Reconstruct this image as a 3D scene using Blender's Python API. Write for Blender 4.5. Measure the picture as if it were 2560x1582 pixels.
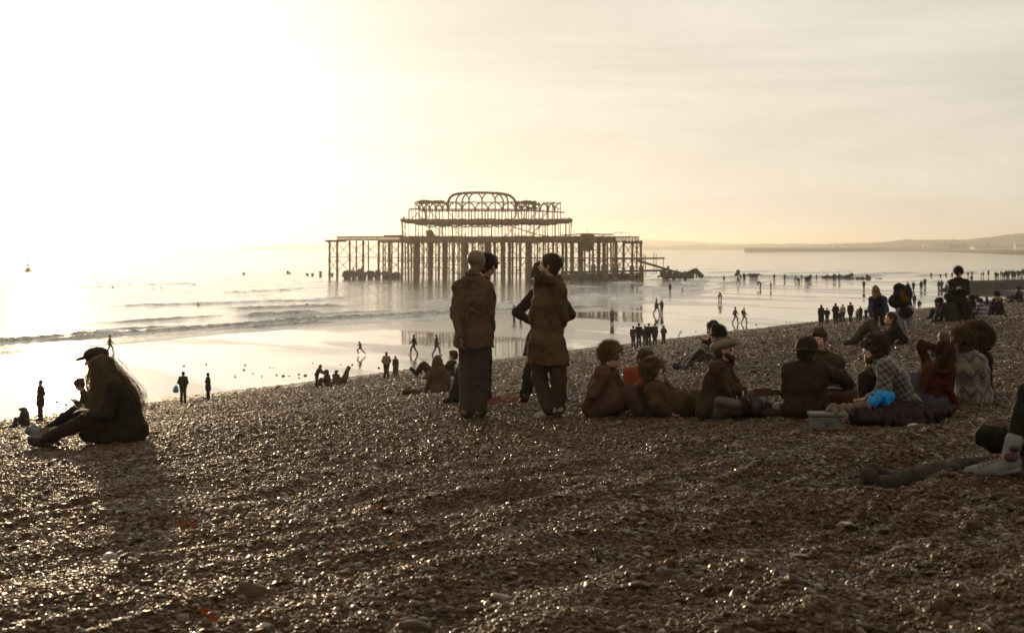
import bpy, math, random
import numpy as np
from mathutils import Vector, Matrix
R = math.radians
scene = bpy.context.scene
for o in list(bpy.data.objects):
    bpy.data.objects.remove(o, do_unlink=True)

# ------------------------------------------------------------------ camera, sky, sun, exposure
CAMZ = 8.5            # eye above mean sea level; sea level is z = 0
FPX = 3555.0          # focal length in pixels of the 2560 px wide frame (50 mm lens)
cam_d = bpy.data.cameras.new('camera'); cam = bpy.data.objects.new('camera', cam_d)
scene.collection.objects.link(cam); scene.camera = cam
cam.location = (0, 0, CAMZ); cam.rotation_euler = (R(90), 0, 0)
cam_d.lens = 50.0; cam_d.sensor_width = 36.0; cam_d.shift_y = -171 / 2560.0
cam_d.clip_start = 0.3; cam_d.clip_end = 80000
cam_d.dof.use_dof = True; cam_d.dof.focus_distance = 17.0; cam_d.dof.aperture_fstop = 4.0

SUN_EL, SUN_AZ = R(4.43), R(-18.1)      # azimuth measured from +Y, negative to the left
sdir = Vector((math.sin(SUN_AZ) * math.cos(SUN_EL), math.cos(SUN_AZ) * math.cos(SUN_EL), math.sin(SUN_EL)))
world = bpy.data.worlds.new('World'); scene.world = world; world.use_nodes = True
wn = world.node_tree; wn.nodes.clear()
def N(t, typ, **kw):
    n = t.nodes.new(typ)
    for k, v in kw.items():
        if k == 'inp':
            for a, b in v.items(): n.inputs[a].default_value = b
        else: setattr(n, k, v)
    return n
L = lambda t, a, b: t.links.new(a, b)
sky = N(wn, 'ShaderNodeTexSky', sky_type='NISHITA', sun_disc=False, sun_elevation=SUN_EL, sun_rotation=SUN_AZ,
        altitude=10.0, air_density=1.0, dust_density=1.5, ozone_density=1.0)
tc = N(wn, 'ShaderNodeTexCoord')
# thin high cloud sheet: streaks of cirrus that scatter the sunlight into a pale veil
mp = N(wn, 'ShaderNodeMapping', inp={'Scale': (1.2, 1.2, 9.0), 'Rotation': (0.0, R(7), 0.0)})
L(wn, tc.outputs['Generated'], mp.inputs[0])
nz = N(wn, 'ShaderNodeTexNoise', inp={'Scale': 1.6, 'Detail': 7.0, 'Roughness': 0.62, 'Distortion': 0.5})
L(wn, mp.outputs[0], nz.inputs['Vector'])
dotn = N(wn, 'ShaderNodeVectorMath', operation='DOT_PRODUCT'); dotn.inputs[1].default_value = sdir
L(wn, tc.outputs['Generated'], dotn.inputs[0])
aur = N(wn, 'ShaderNodeMapRange', inp={'From Min': 0.62, 'From Max': 1.0}); L(wn, dotn.outputs['Value'], aur.inputs[0])
aurp = N(wn, 'ShaderNodeMath', operation='POWER', inp={1: 3.2}); L(wn, aur.outputs[0], aurp.inputs[0])
core = N(wn, 'ShaderNodeMapRange', inp={'From Min': 0.93, 'From Max': 1.0}); L(wn, dotn.outputs['Value'], core.inputs[0])
corep = N(wn, 'ShaderNodeMath', operation='POWER', inp={1: 4.0}); L(wn, core.outputs[0], corep.inputs[0])
bw = N(wn, 'ShaderNodeRGBToBW'); L(wn, sky.outputs[0], bw.inputs[0])
desat = N(wn, 'ShaderNodeMixRGB', blend_type='MIX', inp={0: 0.5}); L(wn, sky.outputs[0], desat.inputs[1]); L(wn, bw.outputs[0], desat.inputs[2])
SKYBASE, VEIL, AUR, CORE = 0.05, 4.85, 1.1, 5.5
# veil amount = VEIL*(0.86..1.1 by cirrus) + AUR*aureole + CORE*core
cm = N(wn, 'ShaderNodeMapRange', inp={'From Min': 0.3, 'From Max': 0.72, 'To Min': 0.76 * VEIL, 'To Max': 1.16 * VEIL}); L(wn, nz.outputs['Fac'], cm.inputs[0])
m1 = N(wn, 'ShaderNodeMath', operation='MULTIPLY_ADD', inp={1: AUR}); L(wn, aurp.outputs[0], m1.inputs[0]); L(wn, cm.outputs[0], m1.inputs[2])
m2 = N(wn, 'ShaderNodeMath', operation='MULTIPLY_ADD', inp={1: CORE}); L(wn, corep.outputs[0], m2.inputs[0]); L(wn, m1.outputs[0], m2.inputs[2])
vc = N(wn, 'ShaderNodeVectorMath', operation='SCALE'); vc.inputs[0].default_value = (1.0, 0.93, 0.80); L(wn, m2.outputs[0], vc.inputs['Scale'])
sb = N(wn, 'ShaderNodeVectorMath', operation='SCALE', inp={'Scale': SKYBASE}); L(wn, desat.outputs[0], sb.inputs[0])
ad = N(wn, 'ShaderNodeVectorMath', operation='ADD'); L(wn, vc.outputs[0], ad.inputs[0]); L(wn, sb.outputs[0], ad.inputs[1])
bg = N(wn, 'ShaderNodeBackground', inp={'Strength': 0.15}); L(wn, ad.outputs[0], bg.inputs[0])
wo = N(wn, 'ShaderNodeOutputWorld'); L(wn, bg.outputs[0], wo.inputs[0])

sun_d = bpy.data.lights.new('sun', 'SUN'); sun = bpy.data.objects.new('sun', sun_d); scene.collection.objects.link(sun)
sun_d.energy = 4.2; sun_d.angle = R(0.5); sun_d.color = (1.0, 0.73, 0.44)
sun.rotation_euler = sdir.to_track_quat('Z', 'Y').to_euler(); sun.location = (-60, 180, 60)

vs = scene.view_settings
vs.view_transform = 'Standard'; vs.look = 'None'; vs.gamma = 1.0; vs.use_curve_mapping = False; vs.exposure = 0.0
scene.cycles.max_bounces = 6; scene.cycles.diffuse_bounces = 2; scene.cycles.glossy_bounces = 3
scene.cycles.transmission_bounces = 2; scene.cycles.volume_bounces = 0; scene.cycles.transparent_max_bounces = 6
scene.cycles.sample_clamp_direct = 14; scene.cycles.sample_clamp_indirect = 6
scene.cycles.use_denoising = True

# ------------------------------------------------------------------ object helpers
C = scene.collection
def tag(o, label=None, cat=None, group=None, kind=None):
    if label: o['label'] = label
    if cat: o['category'] = cat
    if group: o['group'] = group
    if kind: o['kind'] = kind
    return o
def empty(name, loc, label, cat, group=None):
    o = bpy.data.objects.new(name, None); C.objects.link(o); o.location = loc; o.empty_display_size = 0.2
    return tag(o, label, cat, group)
def mesh_obj(name, V, F, mats, parent=None, smooth=True, fm=None, loc=None):
    me = bpy.data.meshes.new(name)
    V = np.asarray(V, dtype=np.float32)
    if isinstance(F, np.ndarray):
        n, k = F.shape
        me.vertices.add(len(V)); me.vertices.foreach_set('co', V.ravel())
        me.loops.add(n * k); me.loops.foreach_set('vertex_index', F.astype(np.int32).ravel())
        me.polygons.add(n); me.polygons.foreach_set('loop_start', np.arange(0, n * k, k, dtype=np.int32))
        me.update(calc_edges=True)
    else:
        me.from_pydata([tuple(map(float, v)) for v in V], [], F); me.update()
    if not isinstance(mats, (list, tuple)): mats = [mats]
    for m in mats: me.materials.append(m)
    if fm is not None: me.polygons.foreach_set('material_index', np.asarray(fm, dtype=np.int32))
    me.polygons.foreach_set('use_smooth', np.full(len(me.polygons), smooth, dtype=bool))
    o = bpy.data.objects.new(name, me); C.objects.link(o)
    if parent is not None: o.parent = parent
    if loc is not None: o.location = loc
    return o
class MB:
    """collects boxes, bars, tubes and lathes that become ONE mesh"""
    def __init__(s): s.V = []; s.F = []
    def add(s, V, F):
        b = len(s.V); s.V += [tuple(v) for v in V]; s.F += [tuple(i + b for i in f) for f in F]; return s
    def box(s, lo, hi):
        x0, y0, z0 = lo; x1, y1, z1 = hi
        return s.add([(x0,y0,z0),(x1,y0,z0),(x1,y1,z0),(x0,y1,z0),(x0,y0,z1),(x1,y0,z1),(x1,y1,z1),(x0,y1,z1)],
              [(0,3,2,1),(4,5,6,7),(0,1,5,4),(1,2,6,5),(2,3,7,6),(3,0,4,7)])
    def tube(s, pts, r, n=8, cap=True):
        pts = [Vector(p) for p in pts]; rr = r if hasattr(r, '__len__') else [r] * len(pts)
        V = []; F = []; prev = None
        for i, p in enumerate(pts):
            d = (pts[min(i + 1, len(pts) - 1)] - pts[max(i - 1, 0)])
            d = d.normalized() if d.length > 1e-9 else Vector((0, 0, 1))
            u = prev if prev is not None else (Vector((0, 0, 1)) if abs(d.z) < 0.9 else Vector((1, 0, 0)))
            u = (u - d * u.dot(d)); u = u.normalized() if u.length > 1e-6 else d.orthogonal().normalized()
            prev = u; w = d.cross(u)
            for k in range(n):
                a = 2 * math.pi * k / n; V.append(p + (u * math.cos(a) + w * math.sin(a)) * rr[i])
        for i in range(len(pts) - 1):
            for k in range(n):
                F.append((i * n + k, i * n + (k + 1) % n, (i + 1) * n + (k + 1) % n, (i + 1) * n + k))
        if cap: F.append(tuple(range(n))[::-1]); F.append(tuple((len(pts) - 1) * n + k for k in range(n)))
        return s.add(V, F)
    def bar(s, a, b, w, h=None):
        a = Vector(a); b = Vector(b); h = h or w; d = (b - a).normalized()
        u = d.cross(Vector((0, 0, 1))); u = u.normalized() if u.length > 1e-4 else Vector((1, 0, 0)); v = u.cross(d).normalized()
        V = [p + u * (sx * w / 2) + v * (sy * h / 2) for p in (a, b) for sx, sy in ((-1,-1),(1,-1),(1,1),(-1,1))]
        return s.add(V, [(0,1,2,3),(7,6,5,4),(0,4,5,1),(1,5,6,2),(2,6,7,3),(3,7,4,0)])
    def lathe(s, prof, n=20, c=(0, 0, 0)):
        V = []; F = []
        for r, z in prof:
            for k in range(n):
                a = 2 * math.pi * k / n; V.append((c[0] + r * math.cos(a), c[1] + r * math.sin(a), c[2] + z))
        for i in range(len(prof) - 1):
            for k in range(n): F.append((i*n+k, i*n+(k+1)%n, (i+1)*n+(k+1)%n, (i+1)*n+k))
        F.append(tuple(range(n))[::-1]); F.append(tuple((len(prof)-1)*n+k for k in range(n)))
        return s.add(V, F)
    def build(s, name, mat, parent=None, smooth=False, loc=None):
        V = s.V
        if parent is not None and loc is None:      # vertices are given in world space
            p = parent.location; q = parent.parent
            V = [(v[0]-p.x, v[1]-p.y, v[2]-p.z) for v in V] if q is None else [(v[0]-p.x-q.location.x, v[1]-p.y-q.location.y, v[2]-p.z-q.location.z) for v in V]
        o = mesh_obj(name, V, s.F, mat, parent, smooth, loc=loc)
        return o

# ------------------------------------------------------------------ noise
def _h(ix, iy, seed):
    n = (ix.astype(np.int64) * 374761393 + iy.astype(np.int64) * 668265263 + seed * 974634777) & 0x7fffffff
    n = ((n ^ (n >> 13)) * 1274126177) & 0x7fffffff
    return ((n ^ (n >> 16)) & 0xffff) / 65535.0
def vnoise(x, y, seed=0):
    ix = np.floor(x); iy = np.floor(y); fx = x - ix; fy = y - iy
    ux = fx * fx * (3 - 2 * fx); uy = fy * fy * (3 - 2 * fy)
    a = _h(ix, iy, seed); b = _h(ix + 1, iy, seed); c = _h(ix, iy + 1, seed); d = _h(ix + 1, iy + 1, seed)
    return (a * (1 - ux) + b * ux) * (1 - uy) + (c * (1 - ux) + d * ux) * uy - 0.5
def fbm(x, y, seed=0, octv=4, g=0.5):
    t = 0; a = 1.0
    for i in range(octv):
        t = t + a * vnoise(x * 2 ** i + 17.3 * i, y * 2 ** i + 5.1 * i, seed + i); a *= g
    return t

# ------------------------------------------------------------------ land form.  s = metres seaward of the camera, t = metres along the shore
SA, CA = math.sin(R(57.1)), math.cos(R(57.1))
def st(X, Y): return -SA * X + CA * Y, CA * X + SA * Y
def xy(s, t): return -SA * s + CA * t, CA * s + SA * t
PS = [-80, -30, -8, 0, 3, 6.6, 9, 11.5, 14.4, 17.3, 20, 30, 45, 54, 57.5, 105, 125, 160, 300]
PZ = [-0.3, -0.8, -1.2, -1.36, -1.53, -1.745, -1.85, -2.02, -2.38, -2.80, -3.2, -4.56, -6.6, -7.86, -8.22, -8.49, -8.62, -9.2, -12.0]
WT = [-200, 60, 79, 146, 165, 176, 200, 240, 300, 360, 420, 470, 600, 900]
WS = [-7, -7, -7, -5, -10, -14, -4, 7, 24, 36, 20, 8, 0, -10]
DIPS = [(-1.5, 26.5, 5.0, -0.20), (1.2, 7.6, 1.6, -0.07), (2.9, 6.2, 1.3, 0.05)]
GROYNE = [(2364, 727.5), (2420, 727.0), (2490, 725.0), (2580, 722.0), (2700, 718.0)]
def prof(s):
    z = 0
    for d in (-1.2, -0.4, 0.4, 1.2): z = z + np.interp(s + d, PS, PZ) * 0.25
    return z
def ground(X, Y, fine=False):
    X = np.asarray(X, float); Y = np.asarray(Y, float)
    s, t = st(X, Y)
    off = np.interp(t, WT, WS) * np.clip((s - 66) / 25, 0, 1)
    z = prof(s - off)
    sand = np.clip((s - 55) / 5, 0, 1)
    z = z + (1 - sand) * (0.10 * vnoise(s / 9, t / 13, 3) + 0.035 * vnoise(s / 2.3, t / 3.1, 5))
    z = z + sand * 0.05 * (vnoise(s / 9, t / 40, 7) + 0.5 * vnoise(s / 4, t / 17, 8))
    for (dx, dy, r, a) in DIPS: z = z + a * np.exp(-((X - dx) ** 2 + (Y - dy) ** 2) / (r * r))
    if fine:
        k = 1 - sand
        near = np.clip((16 - Y) / 9, 0.25, 1) * (0.55 + 0.9 * np.clip(X / 2.5 + 0.2, 0, 1))
        w = np.abs(vnoise(s / 0.50 + 1.6 * vnoise(t / 1.1, s / 1.1, 31), t / 1.3, 21))
        z = z + k * near * (0.24 * (0.22 - w) + 0.075 * vnoise(s / 0.27, t / 0.42, 22) + 0.03 * vnoise(s / 0.12, t / 0.15, 23))
    return z
def gz(X, Y): return float(CAMZ + ground(X, Y))
def hit(px, py, y0=3.0, y1=2500.0):
    """the point of the land form seen at a pixel of the photograph"""
    a = (px - 1280) / FPX; b = (620 - py) / FPX
    Y = np.geomspace(y0, y1, 6000); g = ground(a * Y, Y)
    i = np.argmax(g >= b * Y)
    if not (g >= b * Y).any(): i = len(Y) - 1
    return Vector((a * Y[i], Y[i], CAMZ + float(g[i])))
def P(px, py, D): return Vector(((px - 1280) / FPX * D, D, CAMZ + (620 - py) / FPX * D))

# ------------------------------------------------------------------ materials
MATS = {}
def mat(name):
    m = bpy.data.materials.new(name); m.use_nodes = True
    t = m.node_tree; b = t.nodes['Principled BSDF']; return m, t, b
def cloth(col, rough=0.9, sheen=0.15, scale=60, var=0.05, key=None):
    if col[0] >= col[2]: col = (col[0] * .84, col[1] * .68, col[2] * .60)
    k = ('cloth', tuple(col), rough, sheen)
    if k in MATS: return MATS[k]
    m, t, b = mat('cloth')
    c = N(t, 'ShaderNodeTexCoord')
    n = N(t, 'ShaderNodeTexNoise', inp={'Scale': 9.0, 'Detail': 5.0}); L(t, c.outputs['Object'], n.inputs['Vector'])
    r = N(t, 'ShaderNodeMapRange', inp={'From Min': 0.3, 'From Max': 0.7, 'To Min': 1 - var, 'To Max': 1 + var}); L(t, n.outputs['Fac'], r.inputs[0])
    v = N(t, 'ShaderNodeVectorMath', operation='SCALE'); v.inputs[0].default_value = col; L(t, r.outputs[0], v.inputs['Scale'])
    L(t, v.outputs[0], b.inputs['Base Color'])
    n2 = N(t, 'ShaderNodeTexNoise', inp={'Scale': 22.0, 'Detail': 6.0, 'Distortion': 0.8}); L(t, c.outputs['Object'], n2.inputs['Vector'])
    bp = N(t, 'ShaderNodeBump', inp={'Strength': 0.5, 'Distance': 0.012}); L(t, n2.outputs['Fac'], bp.inputs['Height']); L(t, bp.outputs[0], b.inputs['Normal'])
    b.inputs['Roughness'].default_value = rough; b.inputs['Specular IOR Level'].default_value = 0.12
    b.inputs['Sheen Weight'].default_value = sheen; b.inputs['Sheen Roughness'].default_value = 0.14; b.inputs['Sheen Tint'].default_value = (1, .8, .55, 1)
    MATS[k] = m; return m
def plain(name, col, rough=0.6, metal=0.0, spec=0.4, var=0.25, scale=12, bump=0.0, trans=0.0):
    k = (name, tuple(col))
    if k in MATS: return MATS[k]
    m, t, b = mat(name)
    c = N(t, 'ShaderNodeTexCoord')
    n = N(t, 'ShaderNodeTexNoise', inp={'Scale': scale, 'Detail': 6.0}); L(t, c.outputs['Object'], n.inputs['Vector'])
    r = N(t, 'ShaderNodeMapRange', inp={'From Min': 0.3, 'From Max': 0.7, 'To Min': 1 - var, 'To Max': 1 + var}); L(t, n.outputs['Fac'], r.inputs[0])
    v = N(t, 'ShaderNodeVectorMath', operation='SCALE'); v.inputs[0].default_value = col; L(t, r.outputs[0], v.inputs['Scale'])
    L(t, v.outputs[0], b.inputs['Base Color'])
    if bump:
        bp = N(t, 'ShaderNodeBump', inp={'Strength': 0.7, 'Distance': bump}); L(t, n.outputs['Fac'], bp.inputs['Height']); L(t, bp.outputs[0], b.inputs['Normal'])
    b.inputs['Roughness'].default_value = rough; b.inputs['Metallic'].default_value = metal; b.inputs['Specular IOR Level'].default_value = spec
    if trans:
        tr = N(t, 'ShaderNodeBsdfTranslucent'); L(t, v.outputs[0], tr.inputs[0])
        mx = N(t, 'ShaderNodeMixShader', inp={0: trans}); out = [x for x in t.nodes if x.type == 'OUTPUT_MATERIAL'][0]
        L(t, b.outputs[0], mx.inputs[1]); L(t, tr.outputs[0], mx.inputs[2]); L(t, mx.outputs[0], out.inputs[0])
    MATS[k] = m; return m
def skin(col=(0.22, 0.12, 0.075)): return plain('skin', col, 0.5, spec=0.4, var=0.12, scale=20)
def hairm(col=(0.035, 0.02, 0.012)): return plain('hair', col, 0.62, spec=0.2, var=0.3, scale=30, trans=0.25)
# ------------------------------------------------------------------ beach and sand: one fan of terrain, split where shingle meets wet sand
def fan(ang, rad):
    A, Rr = np.meshgrid(np.radians(ang), rad); return Rr * np.sin(A), Rr * np.cos(A)
def quads(nr, na):
    i = np.arange(nr - 1)[:, None] * na + np.arange(na - 1)[None, :]
    return np.stack([i, i + 1, i + na + 1, i + na], -1).reshape(-1, 4)
def sub_mesh(V, F):
    u, inv = np.unique(F, return_inverse=True); return V[u], inv.reshape(F.shape)
DENSE = 1.0
ang = np.concatenate([np.arange(-80, -34, 2.0), np.arange(-34, 34.001, 0.09 / DENSE), np.arange(36, 81, 2.0)])
rad = np.concatenate([np.geomspace(0.4, 4, 30), np.geomspace(4, 60, int(900 * DENSE))[1:], np.geomspace(60, 3400, 420)[1:]])
X, Y = fan(ang, rad)
Z = CAMZ + ground(X, Y, True)
V = np.stack([X, Y, Z], -1).reshape(-1, 3); F = quads(len(rad), len(ang))
s_, t_ = st(X, Y); s_ = s_.reshape(-1); fs = s_[F].mean(1)
# the line between shingle and sand wanders a little
edge = 58.3 + 1.2 * vnoise(t_.reshape(-1)[F].mean(1) / 6, fs * 0, 41)
sh = fs < edge; keep = fs < 200

def pebble_colour(t, c, vor=None):
    ramp = N(t, 'ShaderNodeValToRGB')
    e = ramp.color_ramp.elements
    e[0].position = 0; e[0].color = (0.030, 0.013, 0.005, 1); e[1].position = 1; e[1].color = (0.090, 0.045, 0.019, 1)
    for p, col in ((0.22, (0.064, 0.029, 0.012)), (0.42, (0.042, 0.024, 0.012)), (0.62, (0.092, 0.042, 0.016)), (0.92, (0.068, 0.040, 0.020)), (0.985, (0.20, 0.15, 0.10))):
        k = e.new(p); k.color = (*col, 1)
    return ramp
m_sh, t, b = mat('shingle')
c = N(t, 'ShaderNodeNewGeometry')
v1 = N(t, 'ShaderNodeTexVoronoi', inp={'Scale': 26.0, 'Randomness': 1.0}); L(t, c.outputs['Position'], v1.inputs['Vector'])
sx = N(t, 'ShaderNodeSeparateColor'); L(t, v1.outputs['Color'], sx.inputs[0])
rp = pebble_colour(t, None); L(t, sx.outputs[0], rp.inputs[0]); L(t, rp.outputs[0], b.inputs['Base Color'])
v2 = N(t, 'ShaderNodeTexVoronoi', inp={'Scale': 52.0}); L(t, c.outputs['Position'], v2.inputs['Vector'])
mn = N(t, 'ShaderNodeMath', operation='MULTIPLY_ADD', inp={1: 0.5}); L(t, v2.outputs['Distance'], mn.inputs[0]); L(t, v1.outputs['Distance'], mn.inputs[2])
iv = N(t, 'ShaderNodeMath', operation='MULTIPLY', inp={1: -1.0}); L(t, mn.outputs[0], iv.inputs[0])
bp = N(t, 'ShaderNodeBump', inp={'Strength': 1.0, 'Distance': 0.024}); L(t, iv.outputs[0], bp.inputs['Height']); L(t, bp.outputs[0], b.inputs['Normal'])
rr = N(t, 'ShaderNodeMapRange', inp={'To Min': 0.30, 'To Max': 0.65}); L(t, sx.outputs[1], rr.inputs[0]); L(t, rr.outputs[0], b.inputs['Roughness'])
b.inputs['Specular IOR Level'].default_value = 0.12; b.inputs['Specular Tint'].default_value = (1, .8, .6, 1)
v_, f_ = sub_mesh(V, F[sh & keep]); beach = tag(mesh_obj('shingle_beach', v_, f_, m_sh), kind='structure')

m_sa, t, b = mat('wet_sand')
c = N(t, 'ShaderNodeNewGeometry')
def st_coords(t, c, ks, kt):
    """position turned into along-shore / seaward axes and squeezed"""
    m = N(t, 'ShaderNodeMapping', inp={'Rotation': (0, 0, -R(90 - 57.1) + 0.0), 'Scale': (1, 1, 1)}); L(t, c.outputs['Position'], m.inputs[0])
    m2 = N(t, 'ShaderNodeMapping', inp={'Scale': (ks, kt, 1)}); L(t, m.outputs[0], m2.inputs[0]); return m2
# after the turn x runs along ~ -s, y along t
a1 = st_coords(t, c, 0.075, 0.018); n1 = N(t, 'ShaderNodeTexNoise', inp={'Scale': 1.0, 'Detail': 5.0, 'Roughness': 0.55}); L(t, a1.outputs[0], n1.inputs['Vector'])
film = N(t, 'ShaderNodeMapRange', inp={'From Min': 0.47, 'From Max': 0.56}); L(t, n1.outputs['Fac'], film.inputs[0])
a2 = st_coords(t, c, 4.0, 1.6); n2 = N(t, 'ShaderNodeTexNoise', inp={'Scale': 1.0, 'Detail': 6.0, 'Roughness': 0.65}); L(t, a2.outputs[0], n2.inputs['Vector'])
rgh = N(t, 'ShaderNodeMapRange', inp={'To Min': 0.06, 'To Max': 0.2}); L(t, film.outputs[0], rgh.inputs[0]); L(t, rgh.outputs[0], b.inputs['Roughness'])
bs = N(t, 'ShaderNodeMapRange', inp={'To Min': 0.006, 'To Max': 0.30}); L(t, film.outputs[0], bs.inputs[0])
bp = N(t, 'ShaderNodeBump', inp={'Distance': 0.06}); L(t, n2.outputs['Fac'], bp.inputs['Height']); L(t, bs.outputs[0], bp.inputs['Strength']); L(t, bp.outputs[0], b.inputs['Normal'])
cr = N(t, 'ShaderNodeMixRGB'); cr.inputs[1].default_value = (0.075, 0.055, 0.038, 1); cr.inputs[2].default_value = (0.14, 0.105, 0.075, 1); L(t, film.outputs[0], cr.inputs[0]); L(t, cr.outputs[0], b.inputs['Base Color'])
b.inputs['IOR'].default_value = 1.4; b.inputs['Specular IOR Level'].default_value = 1.0
v_, f_ = sub_mesh(V, F[(~sh) & keep]); tag(mesh_obj('wet_sand', v_, f_, m_sa), kind='structure')
del V, F

# ------------------------------------------------------------------ sea: a sheet with real low breakers near the shore
ang = np.concatenate([np.arange(-80, -27, 2.0), np.arange(-27, 27.001, 0.10), np.arange(29, 81, 2.0)])
rad = np.concatenate([np.geomspace(85, 520, 900), np.geomspace(520, 60000, 160)[1:]])
X, Y = fan(ang, rad); s, t_ = st(X, Y)
off = np.interp(t_, WT, WS); q = s - off            # q = 105 is about the waterline
z = np.zeros_like(X); foam = np.zeros_like(X)
ramp = np.clip((q - 100) / 30, 0, 1)
fade = np.clip(1.3 - X.__abs__() * 0 - np.hypot(X, Y) / 900, 0, 1)
far_r = np.clip((q - 120) / 80, 0.22, 1)
z += fade * ramp * far_r * (0.20 * vnoise(s / 6 + vnoise(t_ / 30, s / 30, 50), t_ / 19, 51) + 0.17 * vnoise(s / 2.6, t_ / 6, 52) + 0.09 * vnoise(s / 1.2, t_ / 2.2, 53))
for (q0, A, w, seed, lo) in ((109.5, 0.05, 0.9, 61, -0.1), (116, 0.34, 1.6, 62, 0.02), (127, 0.40, 2.2, 63, 0.06), (143, 0.30, 3.2, 64, 0.08), (166, 0.22, 4, 65, 0.06), (196, 0.25, 5, 66, 0.1), (240, 0.25, 6, 67, 0.1)):
    c0 = q0 + 5 * vnoise(t_ / 45, t_ * 0, seed) + 1.5 * vnoise(t_ / 9, t_ * 0, seed + 20)
    md = np.clip((vnoise(t_ / 17, t_ * 0, seed + 40) - lo) * 6, 0, 1) if q0 > 110 else np.clip(.45 + 2.5 * vnoise(t_ / 11, t_ * 0, 77), .1, 1)
    d = (q - c0) / w
    sh_ = np.where(d < 0, np.exp(-(d * 3.2) ** 2), np.exp(-(d * 0.9) ** 2))
    z += A * md * sh_ * (1 + 0.7 * vnoise(t_ / 0.8, s / 0.5, seed + 60))
    if q0 < 150:
        foam = np.maximum(foam, md * np.exp(-((q - c0 + 0.8 * w) / (w * 1.1)) ** 2) * np.clip(1.1 + 2.2 * vnoise(t_ / 3.0, s / 0.7, seed + 80), 0, 1))
for (q0, tc, tw, A) in ((113.5, 92, 6.0, .34), (117.5, 84, 7, .15), (112.3, 118, 10, .34), (115.5, 126, 9, .2), (110.3, 143, 8, .26), (121, 104, 8, .2), (124, 140, 14, .22), (133, 120, 10, .22)):
    md = np.exp(-((t_ - tc) / tw) ** 2) * (1 + .6 * vnoise(t_ / 1.7, s / 3, int(tc))); d = (q - q0 - 1.2 * vnoise(t_ / 5, t_ * 0, int(tc) + 5)) / 1.1
    z += A * md * np.where(d < 0, np.exp(-(d * 2.6) ** 2), np.exp(-(d * 0.8) ** 2)) * (1 + 0.5 * vnoise(t_ / .6, s / .4, int(tc) + 9))
    if tc > 110: foam = np.maximum(foam, 1.1 * md * np.exp(-((d + .7) / 1.0) ** 2) * np.clip(.9 + 2.0 * vnoise(t_ / 2.0, s / 0.6, int(tc) + 3), 0, 1))
foam = np.maximum(foam, 0.8 * np.exp(-((q - 106.5 - 2 * vnoise(t_ / 14, t_ * 0, 99)) / 0.35) ** 2))
F = quads(len(rad), len(ang)); V = np.stack([X, Y, z], -1).reshape(-1, 3)
kp = (q.reshape(-1)[F].mean(1) > 84)
u, inv = np.unique(F[kp], return_inverse=True)
m_w, t, b = mat('sea_water')
c = N(t, 'ShaderNodeNewGeometry'); at = N(t, 'ShaderNodeAttribute', attribute_name='foam')
b.inputs['IOR'].default_value = 1.333; b.inputs['Specular IOR Level'].default_value = 1.0
w1 = st_coords(t, c, 0.55, 0.16); k1 = N(t, 'ShaderNodeTexNoise', inp={'Scale': 1.0, 'Detail': 7.0, 'Roughness': 0.6}); L(t, w1.outputs[0], k1.inputs['Vector'])
w2 = st_coords(t, c, 0.06, 0.014); k2 = N(t, 'ShaderNodeTexNoise', inp={'Scale': 1.0, 'Detail': 6.0, 'Roughness': 0.6}); L(t, w2.outputs[0], k2.inputs['Vector'])
ba = N(t, 'ShaderNodeBump', inp={'Strength': 0.65, 'Distance': 1.3}); L(t, k2.outputs['Fac'], ba.inputs['Height'])
bb = N(t, 'ShaderNodeBump', inp={'Strength': 0.75, 'Distance': 0.20}); L(t, k1.outputs['Fac'], bb.inputs['Height']); L(t, ba.outputs[0], bb.inputs['Normal'])
k3 = N(t, 'ShaderNodeTexNoise', inp={'Scale': 1.1, 'Detail': 6.0, 'Roughness': 0.65, 'Distortion': .4}); L(t, c.outputs['Position'], k3.inputs['Vector'])
bc = N(t, 'ShaderNodeBump', inp={'Strength': 0.45, 'Distance': 0.22}); L(t, k3.outputs['Fac'], bc.inputs['Height']); L(t, bb.outputs[0], bc.inputs['Normal']); L(t, bc.outputs[0], b.inputs['Normal'])
fn = N(t, 'ShaderNodeTexNoise', inp={'Scale': 3.0, 'Detail': 5.0}); L(t, c.outputs['Position'], fn.inputs['Vector'])
fm_ = N(t, 'ShaderNodeMath', operation='MULTIPLY'); L(t, at.outputs['Fac'], fm_.inputs[0])
fr = N(t, 'ShaderNodeMapRange', inp={'From Min': 0.38, 'From Max': 0.55, 'To Max': 0.9}); L(t, fn.outputs['Fac'], fr.inputs[0]); L(t, fr.outputs[0], fm_.inputs[1])
mc = N(t, 'ShaderNodeMixRGB'); mc.inputs[1].default_value = (0.030, 0.034, 0.030, 1); mc.inputs[2].default_value = (0.55, 0.52, 0.47, 1); L(t, fm_.outputs[0], mc.inputs[0]); L(t, mc.outputs[0], b.inputs['Base Color'])
mr = N(t, 'ShaderNodeMapRange', inp={'To Min': 0.05, 'To Max': 0.7}); L(t, fm_.outputs[0], mr.inputs[0]); L(t, mr.outputs[0], b.inputs['Roughness'])
sea = tag(mesh_obj('sea', V[u], inv.reshape(-1, 4), m_w), kind='structure')
fa = sea.data.attributes.new('foam', 'FLOAT', 'POINT'); fa.data.foreach_set('value', foam.reshape(-1)[u].astype(np.float32))
del V, F, X, Y, z

# sea bed under the water and under the far land, so that nothing is open below
MB().add([(-60000, -3000, -1.2 - 3), (60000, -3000, -4.2), (60000, 60000, -4.2), (-60000, 60000, -4.2)], [(0, 1, 2, 3)])
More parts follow.
